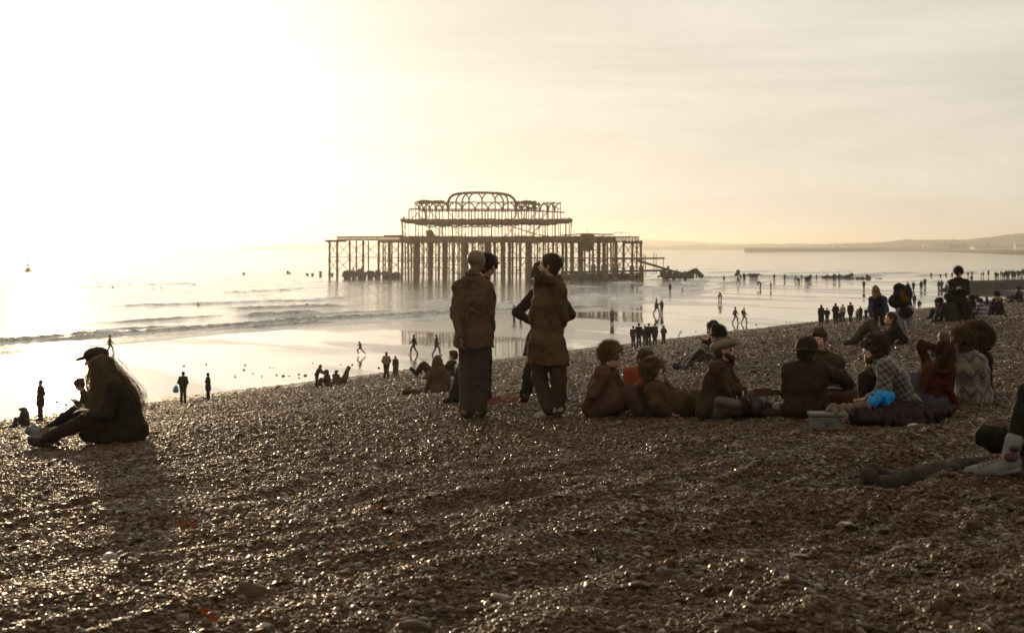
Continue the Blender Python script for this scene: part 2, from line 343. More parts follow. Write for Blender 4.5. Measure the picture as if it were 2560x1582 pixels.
# ------------------------------------------------------------------ pebbles lying on the near shingle (uncountable: one object)
rng = np.random.default_rng(7)
def pebbles(n, r0, r1, a0, a1, mu, sg, seed):
    g = np.random.default_rng(seed)
    r = np.sqrt(g.random(n) * (r1 ** 2 - r0 ** 2) + r0 ** 2); a = np.radians(g.random(n) * (a1 - a0) + a0)
    sz = np.clip(np.exp(g.normal(math.log(mu), sg, n)), 0.005, 0.11)
    return r * np.sin(a), r * np.cos(a), sz
parts = [pebbles(275000, 4.0, 12, -33, 33, 0.0078, 0.45, 1), pebbles(390000, 12, 25, -30, 30, 0.0098, 0.42, 2), pebbles(140000, 25, 40, -28, 28, 0.0145, 0.40, 3), pebbles(60000, 40, 78, -23, 23, 0.024, 0.35, 4), pebbles(60000, 78, 230, -23, 23, 0.05, 0.3, 5)]
px_ = np.concatenate([p[0] for p in parts]); py_ = np.concatenate([p[1] for p in parts]); sz = np.concatenate([p[2] for p in parts])
s, t_ = st(px_, py_); ok = s < 57.8; px_, py_, sz = px_[ok], py_[ok], sz[ok]
pz = CAMZ + ground(px_, py_, True) + sz * 0.12
n = len(px_)
me = bpy.data.meshes.new('shingle_pebbles'); me.vertices.add(n)
me.vertices.foreach_set('co', np.stack([px_, py_, pz], -1).astype(np.float32).ravel())
sc_ = np.stack([sz * rng.uniform(0.95, 1.5, n), sz * rng.uniform(0.75, 1.05, n), sz * rng.uniform(0.42, 0.75, n)], -1)
ro_ = np.stack([rng.normal(0, 0.28, n), rng.normal(0, 0.28, n), rng.uniform(0, 6.283, n)], -1)
me.attributes.new('psize', 'FLOAT_VECTOR', 'POINT').data.foreach_set('vector', sc_.astype(np.float32).ravel())
me.attributes.new('prot', 'FLOAT_VECTOR', 'POINT').data.foreach_set('vector', ro_.astype(np.float32).ravel())
peb = bpy.data.objects.new('shingle_pebbles', me); C.objects.link(peb); tag(peb, kind='stuff', label='brown and grey rounded pebbles covering the beach', cat='pebbles')
m_pb, t, b = mat('pebble')
oi = N(t, 'ShaderNodeObjectInfo'); rp = pebble_colour(t, None); L(t, oi.outputs['Random'], rp.inputs[0])
tc2 = N(t, 'ShaderNodeTexCoord'); nn = N(t, 'ShaderNodeTexNoise', inp={'Scale': 3.0, 'Detail': 4.0}); L(t, tc2.outputs['Object'], nn.inputs['Vector'])
mm = N(t, 'ShaderNodeMixRGB', blend_type='MULTIPLY', inp={0: 0.5}); L(t, rp.outputs[0], mm.inputs[1]); L(t, nn.outputs['Color'], mm.inputs[2]); L(t, mm.outputs[0], b.inputs['Base Color'])
rm = N(t, 'ShaderNodeMath', operation='FRACT'); rk = N(t, 'ShaderNodeMath', operation='MULTIPLY', inp={1: 37.0}); L(t, oi.outputs['Random'], rk.inputs[0]); L(t, rk.outputs[0], rm.inputs[0])
rr = N(t, 'ShaderNodeValToRGB'); rr.color_ramp.elements[0].color = (.10, .10, .10, 1); rr.color_ramp.elements[1].color = (.62, .62, .62, 1); k_ = rr.color_ramp.elements.new(.16); k_.color = (.16, .16, .16, 1); k_ = rr.color_ramp.elements.new(.24); k_.color = (.34, .34, .34, 1); L(t, rm.outputs[0], rr.inputs[0]); L(t, rr.outputs[0], b.inputs['Roughness'])
sl = N(t, 'ShaderNodeMapRange', inp={'From Min': .16, 'From Max': .26, 'To Min': 0.42, 'To Max': 0.08}); L(t, rm.outputs[0], sl.inputs[0]); L(t, sl.outputs[0], b.inputs['Specular IOR Level']); b.inputs['Specular Tint'].default_value = (1, .82, .62, 1)
gt = bpy.data.node_groups.new('pebbles', 'GeometryNodeTree')
gt.interface.new_socket('Geometry', in_out='INPUT', socket_type='NodeSocketGeometry'); gt.interface.new_socket('Geometry', in_out='OUTPUT', socket_type='NodeSocketGeometry')
gi = N(gt, 'NodeGroupInput'); go = N(gt, 'NodeGroupOutput'); jn = N(gt, 'GeometryNodeGeometryToInstance')
for i in range(5):
    ic = N(gt, 'GeometryNodeMeshIcoSphere', inp={'Radius': 1.0, 'Subdivisions': 3 if i == 0 else 2})
    nt = N(gt, 'ShaderNodeTexNoise', noise_dimensions='4D', inp={'W': i * 7.3, 'Scale': 0.85, 'Detail': 1.0})
    sub = N(gt, 'ShaderNodeVectorMath', operation='SUBTRACT'); sub.inputs[1].default_value = (0.5, 0.5, 0.5); L(gt, nt.outputs['Color'], sub.inputs[0])
    scl = N(gt, 'ShaderNodeVectorMath', operation='SCALE', inp={'Scale': 1.5}); L(gt, sub.outputs[0], scl.inputs[0])
    sp = N(gt, 'GeometryNodeSetPosition'); L(gt, ic.outputs[0], sp.inputs['Geometry']); L(gt, scl.outputs[0], sp.inputs['Offset'])
    ss = N(gt, 'GeometryNodeSetShadeSmooth'); L(gt, sp.outputs[0], ss.inputs[0])
    sm = N(gt, 'GeometryNodeSetMaterial'); sm.inputs['Material'].default_value = m_pb; L(gt, ss.outputs[0], sm.inputs[0]); L(gt, sm.outputs[0], jn.inputs[0])
iop = N(gt, 'GeometryNodeInstanceOnPoints'); L(gt, gi.outputs[0], iop.inputs['Points']); L(gt, jn.outputs[0], iop.inputs['Instance']); iop.inputs['Pick Instance'].default_value = True
na1 = N(gt, 'GeometryNodeInputNamedAttribute', data_type='FLOAT_VECTOR'); na1.inputs[0].default_value = 'psize'; L(gt, na1.outputs[0], iop.inputs['Scale'])
na2 = N(gt, 'GeometryNodeInputNamedAttribute', data_type='FLOAT_VECTOR'); na2.inputs[0].default_value = 'prot'
er = N(gt, 'FunctionNodeEulerToRotation'); L(gt, na2.outputs[0], er.inputs[0]); L(gt, er.outputs[0], iop.inputs['Rotation'])
L(gt, iop.outputs[0], go.inputs[0])
md = peb.modifiers.new('pebbles', 'NODES'); md.node_group = gt

# ------------------------------------------------------------------ far coast
m_hill, t, b = mat('hills')
c = N(t, 'ShaderNodeNewGeometry'); n = N(t, 'ShaderNodeTexNoise', inp={'Scale': 0.006, 'Detail': 8.0, 'Roughness': 0.7}); L(t, c.outputs['Position'], n.inputs['Vector'])
rp = N(t, 'ShaderNodeValToRGB'); rp.color_ramp.elements[0].position = 0.35; rp.color_ramp.elements[0].color = (0.035, 0.035, 0.018, 1); rp.color_ramp.elements[1].position = 0.7; rp.color_ramp.elements[1].color = (0.11, 0.09, 0.045, 1)
L(t, n.outputs['Fac'], rp.inputs[0]); L(t, rp.outputs[0], b.inputs['Base Color']); b.inputs['Roughness'].default_value = 0.95; b.inputs['Specular IOR Level'].default_value = 0.1
def ridge(D, pts, front, back, rough, seed, name='hills', zb=-1.0):
    xs = np.arange(pts[0][0], pts[-1][0] + 1, 3.0); py = np.interp(xs, [p[0] for p in pts], [p[1] for p in pts])
    zc = CAMZ + (620 - py) / FPX * D
    rows = [(-front, 0.0), (-front * 0.75, 0.10), (-front * 0.4, 0.5), (-front * 0.15, 0.85), (0, 1.0), (back * 0.3, 0.8), (back, 0.0)]
    V = []; k = len(xs)
    for j, (dy, f) in enumerate(rows):
        Yd = D + dy + 0.1 * front * vnoise(xs / 40, xs * 0 + j, seed)
        zz = zb + (zc - zb) * f + rough * (fbm(xs / 9, xs * 0 + j * 3.1, seed + 2, 4, 0.6)) * (1 if f > 0 else 0)
        V.append(np.stack([(xs - 1280) / FPX * (D + dy * 0.3), Yd, zz], -1))
    V = np.concatenate(V); F = quads(len(rows), k)
    return tag(mesh_obj(name, V, F[:, ::-1], m_hill, smooth=False), kind='structure')
ridge(9000, [(560, 624), (612, 622.5), (640, 618), (668, 617), (690, 613), (730, 611), (770, 613), (820, 610), (900, 612), (1050, 614), (1250, 612), (1400, 609), (1540, 605), (1600, 600), (1640, 599.5), (1700, 603), (1760, 606), (1850, 609), (1980, 611), (2150, 606), (2300, 604), (2700, 600)], 1500, 2500, 5, 201)
ridge(6200, [(1480, 622), (1560, 618), (1600, 616), (1700, 615), (1760, 613), (1800, 614), (1900, 611), (1960, 611), (2010, 609), (2060, 612), (2150, 612), (2250, 612), (2600, 612)], 900, 900, 9, 211)
ridge(4700, [(2000, 618), (2080, 612), (2160, 609), (2230, 607), (2270, 600), (2300, 598.5), (2350, 600), (2400, 600), (2440, 599), (2480, 594), (2520, 588), (2560, 583), (2640, 575), (2750, 566), (2900, 560), (3050, 566)], 1000, 1600, 5, 221)
ridge(3700, [(2120, 624), (2200, 620), (2300, 619.5), (2420, 620), (2560, 619), (2900, 616)], 650, 700, 1.5, 231, 'far_shore')
# curved beach running out to the far shore
V = []; tt = [(2200, 4300), (2290, 3300), (2400, 2600), (2470, 2050), (2600, 1500), (2800, 1100)]
for x_, D in tt: V.append(((x_ - 1280) / FPX * D, D, -0.4))
for x_, D in tt: V.append((((x_ - 1280) / FPX + 0.02) * D + 8, D, 4.0))
for x_, D in tt: V.append((((x_ - 1280) / FPX + 0.5) * D + 60, D, 9.0))
k = len(tt); tag(mesh_obj('far_beach', V, [(j * k + i, (j + 1) * k + i, (j + 1) * k + i + 1, j * k + i + 1) for j in (0, 1) for i in range(k - 1)], m_hill), kind='structure')
# ------------------------------------------------------------------ smooth bodies: tapered limbs blended in a distance field, meshed as one surface
def vec(p): return np.array(p, float)
def unit(v): v = vec(v); return v / (np.linalg.norm(v) + 1e-9)
def cap_(a, b, ra, rb=None, m=0, k=0.03, flat=None): return ('c', vec(a), vec(b), ra, ra if rb is None else rb, m, k, flat)
def ell_(c, r, ax=None, m=0, k=0.02): return ('e', vec(c), vec(r), None if ax is None else np.array(ax, float), m, k)
def plane_(c, n): return ('p', vec(c), unit(n))
def cut_(c, r, ax=None, m=0, k=0.01): return ('x', vec(c), vec(r), None if ax is None else np.array(ax, float), m, k)
WAVES = np.random.default_rng(5).normal(0, 1, (14, 3)); WPH = np.random.default_rng(6).uniform(0, 6.28, 14)
def mesh_field(prims, h, fold=0.0, fs=1.0, seed=0):
    lo = np.full(3, 1e9); hi = -lo
    bb = []
    for p in prims:
        if p[0] == 'p': bb.append((None, None)); continue
        if p[0] == 'c':
            r = max(p[3], p[4]); l = np.minimum(p[1], p[2]) - r; u = np.maximum(p[1], p[2]) + r
        else:
            r = float(max(p[2])); l = p[1] - r; u = p[1] + r
        bb.append((l, u))
        if p[0] != 'x': lo = np.minimum(lo, l); hi = np.maximum(hi, u)
    pad = 3 * h + fold + 0.012; lo -= pad; hi += pad
    n = np.ceil((hi - lo) / h).astype(int) + 1
    Fd = np.full(n, 0.12, np.float32); M = np.zeros(n, np.int8)
    ax = [lo[i] + np.arange(n[i]) * h for i in range(3)]
    for p, (l, u) in zip(prims, bb):
        if p[0] == 'p':
            c, nn = p[1], p[2]; D = (ax[0][:, None, None] - c[0]) * nn[0] + (ax[1][None, :, None] - c[1]) * nn[1] + (ax[2][None, None, :] - c[2]) * nn[2]
            Fd = np.maximum(Fd, np.minimum(D, 0.12)).astype(np.float32); continue
        k = p[6] if p[0] == 'c' else p[5]
        mg = k + 2.5 * h + fold + 0.012
        i0 = np.maximum(np.floor((l - mg - lo) / h).astype(int), 0); i1 = np.minimum(np.ceil((u + mg - lo) / h).astype(int) + 1, n)
        sl = tuple(slice(a, b_) for a, b_ in zip(i0, i1))
        x = ax[0][sl[0]][:, None, None]; y = ax[1][sl[1]][None, :, None]; z = ax[2][sl[2]][None, None, :]
        if p[0] == 'c':
            a, b_, ra, rb, m = p[1:6]; d = b_ - a; dd = float(d @ d) + 1e-12
            px, py, pz = x - a[0], y - a[1], z - a[2]
            t = np.clip((px * d[0] + py * d[1] + pz * d[2]) / dd, 0, 1)
            qx, qy, qz = px - t * d[0], py - t * d[1], pz - t * d[2]
            if p[7] is not None:
                f, amt = p[7]; w = (qx * f[0] + qy * f[1] + qz * f[2]) * (amt - 1); qx, qy, qz = qx + w * f[0], qy + w * f[1], qz + w * f[2]
            D = np.sqrt(qx * qx + qy * qy + qz * qz) - (ra + (rb - ra) * t)
        else:
            c, r, A, m = p[1:5]; q = (x - c[0], y - c[1], z - c[2])
            if A is not None: q = tuple(q[0] * A[i][0] + q[1] * A[i][1] + q[2] * A[i][2] for i in range(3))
            k0 = np.sqrt(sum((q[i] / r[i]) ** 2 for i in range(3))); k1 = np.sqrt(sum((q[i] / r[i] ** 2) ** 2 for i in range(3))) + 1e-9
            D = k0 * (k0 - 1) / k1
        cur = Fd[sl]
        if p[0] == 'x':
            D = -D; hh = np.maximum(k - np.abs(cur - D), 0) / k; Fd[sl] = np.maximum(cur, D) + hh * hh * k * 0.25
        else:
            mk = D < cur; Mc = M[sl]; Mc[mk] = m
            hh = np.maximum(k - np.abs(cur - D), 0) / k; Fd[sl] = np.minimum(cur, D) - hh * hh * k * 0.25
    if fold:
        x, y, z = ax[0][:, None, None], ax[1][None, :, None], ax[2][None, None, :]
        acc = 0
        for i in range(7):
            w = WAVES[(i + seed) % 14]; w = w / np.linalg.norm(w) * (26 + 11 * i) * fs
            sn_ = np.sin(x * w[0] + y * w[1] * 1.0 + z * w[2] * 0.8 + WPH[(i * 3 + seed) % 14] + (0.9 * np.sin(x * 9 + z * 7 + i) if i % 2 else 0)); acc = acc + (sn_ if i % 2 == 0 else 0.8 * (0.64 - np.abs(sn_)) * -1.6) / (1 + 0.30 * i)
        Fd = (Fd + acc * (fold * 0.35)).astype(np.float32)
    V, F = surface_nets(Fd, lo, h)
    ii = np.clip(np.round((V - lo) / h).astype(int), 0, n - 1); mv = M[ii[:, 0], ii[:, 1], ii[:, 2]]
    return V, F, mv[F[:, 0]]
OFF = [(0,0,0),(1,0,0),(0,1,0),(1,1,0),(0,0,1),(1,0,1),(0,1,1),(1,1,1)]
EDG = [(0,1),(2,3),(4,5),(6,7),(0,2),(1,3),(4,6),(5,7),(0,4),(1,5),(2,6),(3,7)]
def surface_nets(Fd, lo, h):
    s = Fd < 0; n = np.array(Fd.shape)
    cnt = np.zeros(n - 1, np.int8)
    for o in OFF: cnt += s[o[0]:n[0]-1+o[0], o[1]:n[1]-1+o[1], o[2]:n[2]-1+o[2]]
    act = (cnt > 0) & (cnt < 8); I = np.argwhere(act); idx = np.full(n - 1, -1, np.int32); idx[act] = np.arange(len(I))
    val = np.stack([Fd[I[:,0]+o[0], I[:,1]+o[1], I[:,2]+o[2]] for o in OFF], 1)
    acc = np.zeros((len(I), 3)); num = np.zeros(len(I))
    for a, b in EDG:
        va, vb = val[:, a], val[:, b]; m = (va < 0) != (vb < 0); t = np.where(m, va / np.where(m, va - vb, 1), 0)
        pa, pb = np.array(OFF[a]), np.array(OFF[b]); acc += m[:, None] * (pa + t[:, None] * (pb - pa)); num += m
    V = lo + (I + acc / num[:, None]) * h
    Fs = []
    for axn in range(3):
        b, c = (axn + 1) % 3, (axn + 2) % 3
        sl0 = [slice(None)] * 3; sl1 = [slice(None)] * 3
        sl0[axn] = slice(0, n[axn]-1); sl1[axn] = slice(1, n[axn])
        for q in (b, c): sl0[q] = slice(1, n[q]-1); sl1[q] = slice(1, n[q]-1)
        A, B = s[tuple(sl0)], s[tuple(sl1)]; E = np.argwhere(A != B)
        if not len(E): continue
        fl = A[tuple(E.T)]; E[:, b] += 1; E[:, c] += 1
        def cell(db, dc):
            q = E.copy(); q[:, b] -= db; q[:, c] -= dc; return idx[q[:,0], q[:,1], q[:,2]]
        Q = np.stack([cell(1, 1), cell(0, 1), cell(0, 0), cell(1, 0)], 1)
        Q[~fl] = Q[~fl][:, ::-1]; Fs.append(Q)
    F = np.concatenate(Fs); F = F[(F >= 0).all(1)]
    return V, F

# ---- the figure.  J holds joints (metres); f = way the face looks, b = way the chest faces
def frame(f):
    f = unit(f); up = vec((0, 0, 1)); r = np.cross(f, up); r = unit(r) if np.linalg.norm(r) > 0.05 else vec((1, 0, 0)); return f, r, unit(np.cross(r, f))
def p_head(J, sc=1.0, m=0, face=True):
    c = vec(J['hd']); f, r, u = frame(J['f']); A = [r, f, u]; o = []
    o.append(ell_(c + u * 0.028 * sc - f * 0.008, (0.077 * sc, 0.098 * sc, 0.088 * sc), A, m))
    o.append(ell_(c - u * 0.04 * sc + f * 0.022 * sc, (0.060 * sc, 0.070 * sc, 0.078 * sc), A, m))
    o.append(cap_(c + f * 0.052 * sc - u * 0.098 * sc, c + f * 0.064 * sc - u * 0.096 * sc, 0.021 * sc, 0.017 * sc, m))
    o.append(cap_(J['nk'], c - u * 0.05 * sc - f * 0.012, 0.058 * sc, 0.052 * sc, m))
    if face:
        o.append(cap_(c + f * 0.088 * sc + u * 0.012 * sc, c + f * 0.112 * sc - u * 0.026 * sc, 0.010 * sc, 0.014 * sc, m, 0.012))
        o.append(cap_(c + f * 0.084 * sc + u * 0.03 * sc - r * 0.035, c + f * 0.084 * sc + u * 0.03 * sc + r * 0.035, 0.012 * sc, None, m, 0.012))
        o.append(cap_(c + f * 0.086 * sc - u * 0.052 * sc - r * 0.016, c + f * 0.086 * sc - u * 0.052 * sc + r * 0.016, 0.009 * sc, None, 2, 0.008))
        for q in (-1, 1):
            o.append(cut_(c + f * 0.099 * sc + u * 0.006 * sc + r * (q * 0.032 * sc), (0.014, 0.014, 0.010), A, m))
            o.append(ell_(c + f * 0.082 * sc + u * 0.006 * sc + r * (q * 0.031 * sc), (0.0115 * sc,) * 3, A, 1, 0.002))
            o.append(ell_(c - f * 0.008 + r * (q * 0.080 * sc), (0.010 * sc, 0.018 * sc, 0.031 * sc), A, m, 0.008))
    return o
def p_hand(w, d, pn, sc=1.0, curl=0.5, side=1, m=0):
    """palm, four unequal fingers with two bends each, and a thumb from the side of the palm; d = way the hand points, pn = palm normal"""
    w = vec(w); d = unit(d); pn = vec(pn) - d * (vec(pn) @ d); pn = unit(pn); x = np.cross(d, pn) * side; o = []
    for q in (-0.026, -0.008, 0.010, 0.026): o.append(cap_(w + d * 0.012 * sc + x * q * 0.6 * sc, w + d * 0.085 * sc + x * q * sc, 0.016 * sc, 0.0125 * sc, m, 0.012))
    for q, ln in ((-0.030, 0.058), (-0.010, 0.072), (0.010, 0.077), (0.030, 0.068)):
        a = w + d * 0.088 * sc + x * q * sc; c1 = curl * 0.8; d1 = d * math.cos(c1) + pn * math.sin(c1); b = a + d1 * ln * 0.52 * sc
        c2 = curl * 1.9; d2 = d * math.cos(c2) + pn * math.sin(c2); e = b + d2 * ln * 0.48 * sc
        o.append(cap_(a, b, 0.0095 * sc, 0.0085 * sc, m, 0.003)); o.append(cap_(b, e, 0.0085 * sc, 0.007 * sc, m, 0.003))
    a = w + d * 0.022 * sc + x * 0.026 * sc; b = a + (d * 0.55 + x * 0.75 + pn * 0.3) * 0.042 * sc; e = b + (d * 0.85 + x * 0.2 + pn * (0.2 + 0.5 * curl)) * 0.032 * sc
    o.append(cap_(a, b, 0.013 * sc, 0.011 * sc, m, 0.008)); o.append(cap_(b, e, 0.0105 * sc, 0.008 * sc, m, 0.003))
    return o
def p_torso(J, g=0.0, m=0, k=0.05, sc=1.0, fat=1.0):
    b, r, u = frame(J['b']); pv, ch, nk = vec(J['pv']), vec(J['ch']), vec(J['nk'])
    up = unit(nk - pv); r = unit(r - up * (r @ up)); o = []
    for q in (-1, 1):
        o.append(cap_(pv + r * q * 0.068 * sc, ch + r * q * 0.072 * sc, (0.090 * fat + g) * sc, (0.092 * fat + g) * sc, m, k))
        o.append(cap_(ch + r * q * 0.072 * sc, nk + r * q * 0.055 * sc - up * 0.06, (0.094 * fat + g) * sc, (0.056 + g) * sc, m, k))
        S = vec(J['ls' if q < 0 else 'rs']); o.append(cap_(nk - up * 0.035, S, (0.052 + g * 0.8) * sc, (0.056 + g * 0.8) * sc, m, k))
        o.append(cap_(ch + r * q * 0.07 * sc, S, (0.07 + g) * sc, (0.05 + g) * sc, m, k))
    return o
def p_arms(J, g=0.0, m=0, sc=1.0, cuff=1.0):
    o = []
    for q in 'lr':
        S, E, W = vec(J[q + 's']), vec(J[q + 'e']), vec(J[q + 'w'])
        o.append(cap_(S, E, (0.050 + g) * sc, (0.041 + g) * sc, m, 0.012)); o.append(cap_(E, E + (W - E) * cuff, (0.041 + g) * sc, (0.029 + g * 0.9) * sc, m, 0.010))
    return o
def hips(J, sc=1.0):
    b, r, u = frame(J['b']); return vec(J['pv']) - r * 0.085 * sc, vec(J['pv']) + r * 0.085 * sc
def p_legs(J, g=0.0, m=0, sc=1.0, to=1.0, flare=0.0):
    hl, hr = hips(J, sc); o = [cap_(hl, hr, (0.105 + g) * sc, None, m, 0.04)]
    for q, H in (('l', hl), ('r', hr)):
        K, A = vec(J[q + 'k']), vec(J[q + 'a'])
        o.append(cap_(H, K, (0.088 + g) * sc, (0.056 + g) * sc, m, 0.03))
        c = K + (A - K) * 0.3; o.append(cap_(K, c, (0.054 + g) * sc, (0.057 + g) * sc, m, 0.03)); o.append(cap_(c, K + (A - K) * to, (0.057 + g) * sc, (0.038 + g + flare) * sc, m, 0.02))
    return o
def p_foot(J, q, g=0.0, m=0, sc=1.0):
    A, T = vec(J[q + 'a']), vec(J[q + 't']); d = unit(T - A); o = []
    dn = vec((0, 0, -1)); dn = unit(dn - d * (dn @ d)) if abs(d[2]) < 0.95 else dn * 0
    h = A - d * 0.03 * sc + dn * 0.025 * sc
    o.append(cap_(h, A + d * 0.10 * sc + dn * 0.02, (0.036 + g) * sc, (0.036 + g) * sc, m, 0.02)); o.append(cap_(A + d * 0.08 * sc + dn * 0.022, T, (0.036 + g) * sc, (0.028 + g) * sc, m, 0.02))
    return o
def handdir(J, q): return J.get(q + 'h', vec(J[q + 'w']) - vec(J[q + 'e']))

def strands(mb, c, rad, A, n, ln, seed, curly=0.0, gravity=0.0, r=0.0012, up0=-0.4):
    r = r * 1.3
    """thin single hairs that stand off a head and catch the light"""
    g = random.Random(seed)
    for i in range(n):
        while True:
            d = vec((g.gauss(0, 1), g.gauss(0, 1), g.gauss(0, 1))); d = unit(d)
            if d @ A[2] > up0 and not (d @ A[1] > 0.45 and d @ A[2] < 0.55): break
        ax = vec(rad)
        p = vec(c) + sum(A[k] * ((d @ A[k]) * ax[k]) for k in range(3)); v = d.copy(); pts = [p - d * 0.01]
        for k in range(4):
            v = unit(v + curly * vec((g.gauss(0, 1), g.gauss(0, 1), g.gauss(0, 1))) + vec((0, 0, -gravity)))
            pts.append(pts[-1] + v * ln * g.uniform(0.6, 1.2) / 4)
        mb.tube([tuple(q) for q in pts], [r, r, r, r * 0.8, r * 0.4], 3, False)

def figure(name, label, base, J, group=None, top=(0.02, 0.02, 0.02), legs=(0.03, 0.03, 0.04), shoes=(0.02, 0.02, 0.02), hair='short', hairc=(0.03, 0.018, 0.01),
           g=0.022, gl=0.018, h=0.012, sc=1.0, fat=0.88, coat=0.0, curl=0.6, skinc=(0.32, 0.18, 0.12), topname='jacket', topmat=None, hat=None, hatc=(0.02, 0.02, 0.02),
           flare=0.006, fg=0.010, fold=1.0, shoecut=None, legto=0.98, extra_top=None, extra_legs=None, beard=False, face=True, frizz=0, seed=1, boots=0.0, legmat=None, hood=False, long=None, cat='person'):
    root = empty(name, base, label, cat, group); B = vec(base)
    J = {k: (vec(v) if k in ('f', 'b', 'lh', 'rh', 'ln', 'rn') else vec(v) - B) for k, v in J.items()}
    b, r, u = frame(J['b'])
    def add(nm, prims, m, hh=None, fold=0.0, fs=1.0):
        V, F, M = mesh_field(prims, hh or h, fold, fs, seed)
        return mesh_obj(nm, V, F, m, root, True, M if isinstance(m, list) else None)
    skinm = skin(skinc)
    body = p_head(J, sc, 0, face) + p_torso(J, -0.012, 0, 0.05, sc, fat) + p_arms(J, -0.004, 0, sc) + p_legs(J, -0.014, 0, sc)
    for q in 'lr':
        d = handdir(J, q); pn = J.get(q + 'n', b * 0.6 - r * (0.6 if q == 'r' else -0.6)); body += p_hand(J[q + 'w'], d, pn, sc, curl, 1 if q == 'l' else -1); body += p_foot(J, q, -0.008, 0, sc)
    eye = plain('eye', (0.6, 0.58, 0.55), 0.2, var=0.02); lip = plain('lip', (0.28, 0.10, 0.08), 0.5, var=0.1)
    add('body', body, [skinm, eye, lip], min(h, 0.0085) if h < 0.014 else h)
    tp = p_torso(J, g, 0, 0.05, sc, fat); hl, hr = hips(J, sc); K_ = (J['lk'] + J['rk']) / 2; H_ = (hl + hr) / 2
    dn = unit(H_ - J['nk']); up_right = unit(K_ - H_) @ dn > 0.75
    if coat:
        cr = 0.105 if up_right else 0.085
        for H, q in ((hl, 'l'), (hr, 'r')):
            E = H + (J[q + 'k'] - H) * (coat + (0.25 if up_right else 0)); tp.append(cap_(H, E, cr * sc + g, cr * sc + g + 0.015, 0, 0.06))
        tp.append(cap_(H_, H_ + (K_ - H_) * (coat + (0.25 if up_right else 0)), cr * sc + g, cr * sc + g + 0.01, 0, 0.06))
        if up_right: tp.append(plane_(H_ + (K_ - H_) * coat + dn * 0.10, dn))
    else:
        tp.append(cap_(J['pv'] - r * 0.065, J['pv'] + r * 0.065, 0.10 * sc + g, None, 0, 0.05)); tp.append(cap_(J['pv'] - r * 0.06 + dn * .06, J['pv'] + r * 0.06 + dn * .06, 0.098 * sc + g, None, 0, 0.04))
        if up_right: tp.append(plane_(J['pv'] + dn * 0.085, dn))
    tp += p_arms(J, g * 0.75, 0, sc, 0.97)
    nk0 = J['nk']; upn = -unit(J['ch'] - nk0)
    tp.append(cap_(nk0 - upn * 0.03, nk0 + upn * 0.025, 0.064 * sc + g * 0.5, 0.060 * sc + g * 0.4, 0, 0.03))
    for i in range(7):      # collar roll
        a0, a1 = i * 0.9 + .2, i * 0.9 + 1.0; w_ = 0.064 + g * 0.5
        tp.append(cap_(nk0 + upn * 0.03 + (r * math.cos(a0) + b * math.sin(a0)) * w_, nk0 + upn * 0.03 + (r * math.cos(a1) + b * math.sin(a1)) * w_, 0.016, None, 0, 0.008))
    if hood: tp.append(ell_(J['nk'] - b * 0.09 + vec((0, 0, 0.03)), (0.11, 0.08, 0.09), [r, b, u], 0, 0.04)); 
    if extra_top: tp += extra_top(J)
    add(topname, tp, topmat or cloth(top), h, 0.017 * fold, 1.25)
    lg = p_legs(J, gl, 0, sc, legto, flare)
    if extra_legs: lg += extra_legs(J)
    add('trousers', lg, legmat or cloth(legs), h, 0.016 * fold, 1.2)
    for q in 'lr':
        pr = p_foot(J, q, fg, 0, sc); dd_ = unit(J[q + 't'] - J[q + 'a']); sn = vec((0, 0, -1)) - dd_ * (-dd_[2]); sn = unit(sn)
        pr.append(cap_(J[q + 'a'] - dd_ * 0.04 + sn * 0.05, J[q + 't'] + dd_ * 0.01 + sn * 0.03, 0.024, 0.022, 0, 0.008, (tuple(np.cross(dd_, sn)), 0.6)))
        if boots: pr.append(cap_(J[q + 'a'], J[q + 'a'] + (J[q + 'k'] - J[q + 'a']) * boots, 0.050, 0.058, 0, 0.03))
        if shoecut is not None: pr.append(plane_(vec(shoecut[0]) - B, shoecut[1]))
        add('boot' if boots else 'shoe', pr, plain('leather', shoes, 0.75, spec=.15), h)
    # hair
    f, fr, fu = frame(J['f']); A = [fr, f, fu]; c = J['hd']; hm = hairm(hairc)
    if hair != 'bald':
        e = {'short': 0.010, 'curly': 0.022, 'long': 0.016, 'afro': 0.075, 'bun': 0.012}[hair]; hp = []
        hp.append(ell_(c + fu * 0.036 * sc - f * 0.020, (0.078 * sc + e, 0.096 * sc + e, 0.088 * sc + e), A, 0))
        hp.append(ell_(c - fu * 0.02 - f * 0.045, (0.070 * sc + e, 0.055 * sc + e, 0.07 * sc + e * 0.6), A, 0))
        hp.append(cap_(c + fu * 0.085 * sc + f * 0.045 - fr * 0.03, c + fu * 0.085 * sc + f * 0.045 + fr * 0.03, 0.03 + e * 0.7, None, 0))
        if hair == 'bun': hp.append(ell_(c + fu * 0.07 - f * 0.10, (0.045, 0.045, 0.045), A, 0, 0.01))
        if long: hp += long(J, A)
        o = add('hair', hp, hm, h * 0.8, 0.034 if hair in ('curly', 'afro') else 0.012, 2.2 if hair in ('curly', 'afro') else 1.6)
        mb = MB()
        if hair in ('curly', 'afro') or frizz:
            strands(mb, c + fu * 0.035 * sc - f * 0.02, (0.078 * sc + e, 0.096 * sc + e, 0.09 * sc + e), A, int((frizz or 900) * 1.5), 0.075 if hair in ('curly', 'afro') else 0.03, seed, 0.75 if hair != 'short' else 0.3, 0.05)
            st_o = mesh_obj('stray_hair', mb.V, mb.F, plain('rimlit_strand', tuple(min(.5, 2.6 * q) for q in hairc), .5, spec=.3, trans=.65), o)  # strand colour raised above the hair's own: backlit rim glow painted in
    if beard: add('beard', [ell_(c - fu * 0.075 + f * 0.05, (0.055, 0.045, 0.05), A, 0), cap_(c - fu * 0.045 - fr * 0.05 + f * 0.02, c - fu * 0.045 + fr * 0.05 + f * 0.02, 0.03, None, 0)], hm, h * 0.8, 0.008, 2.2)
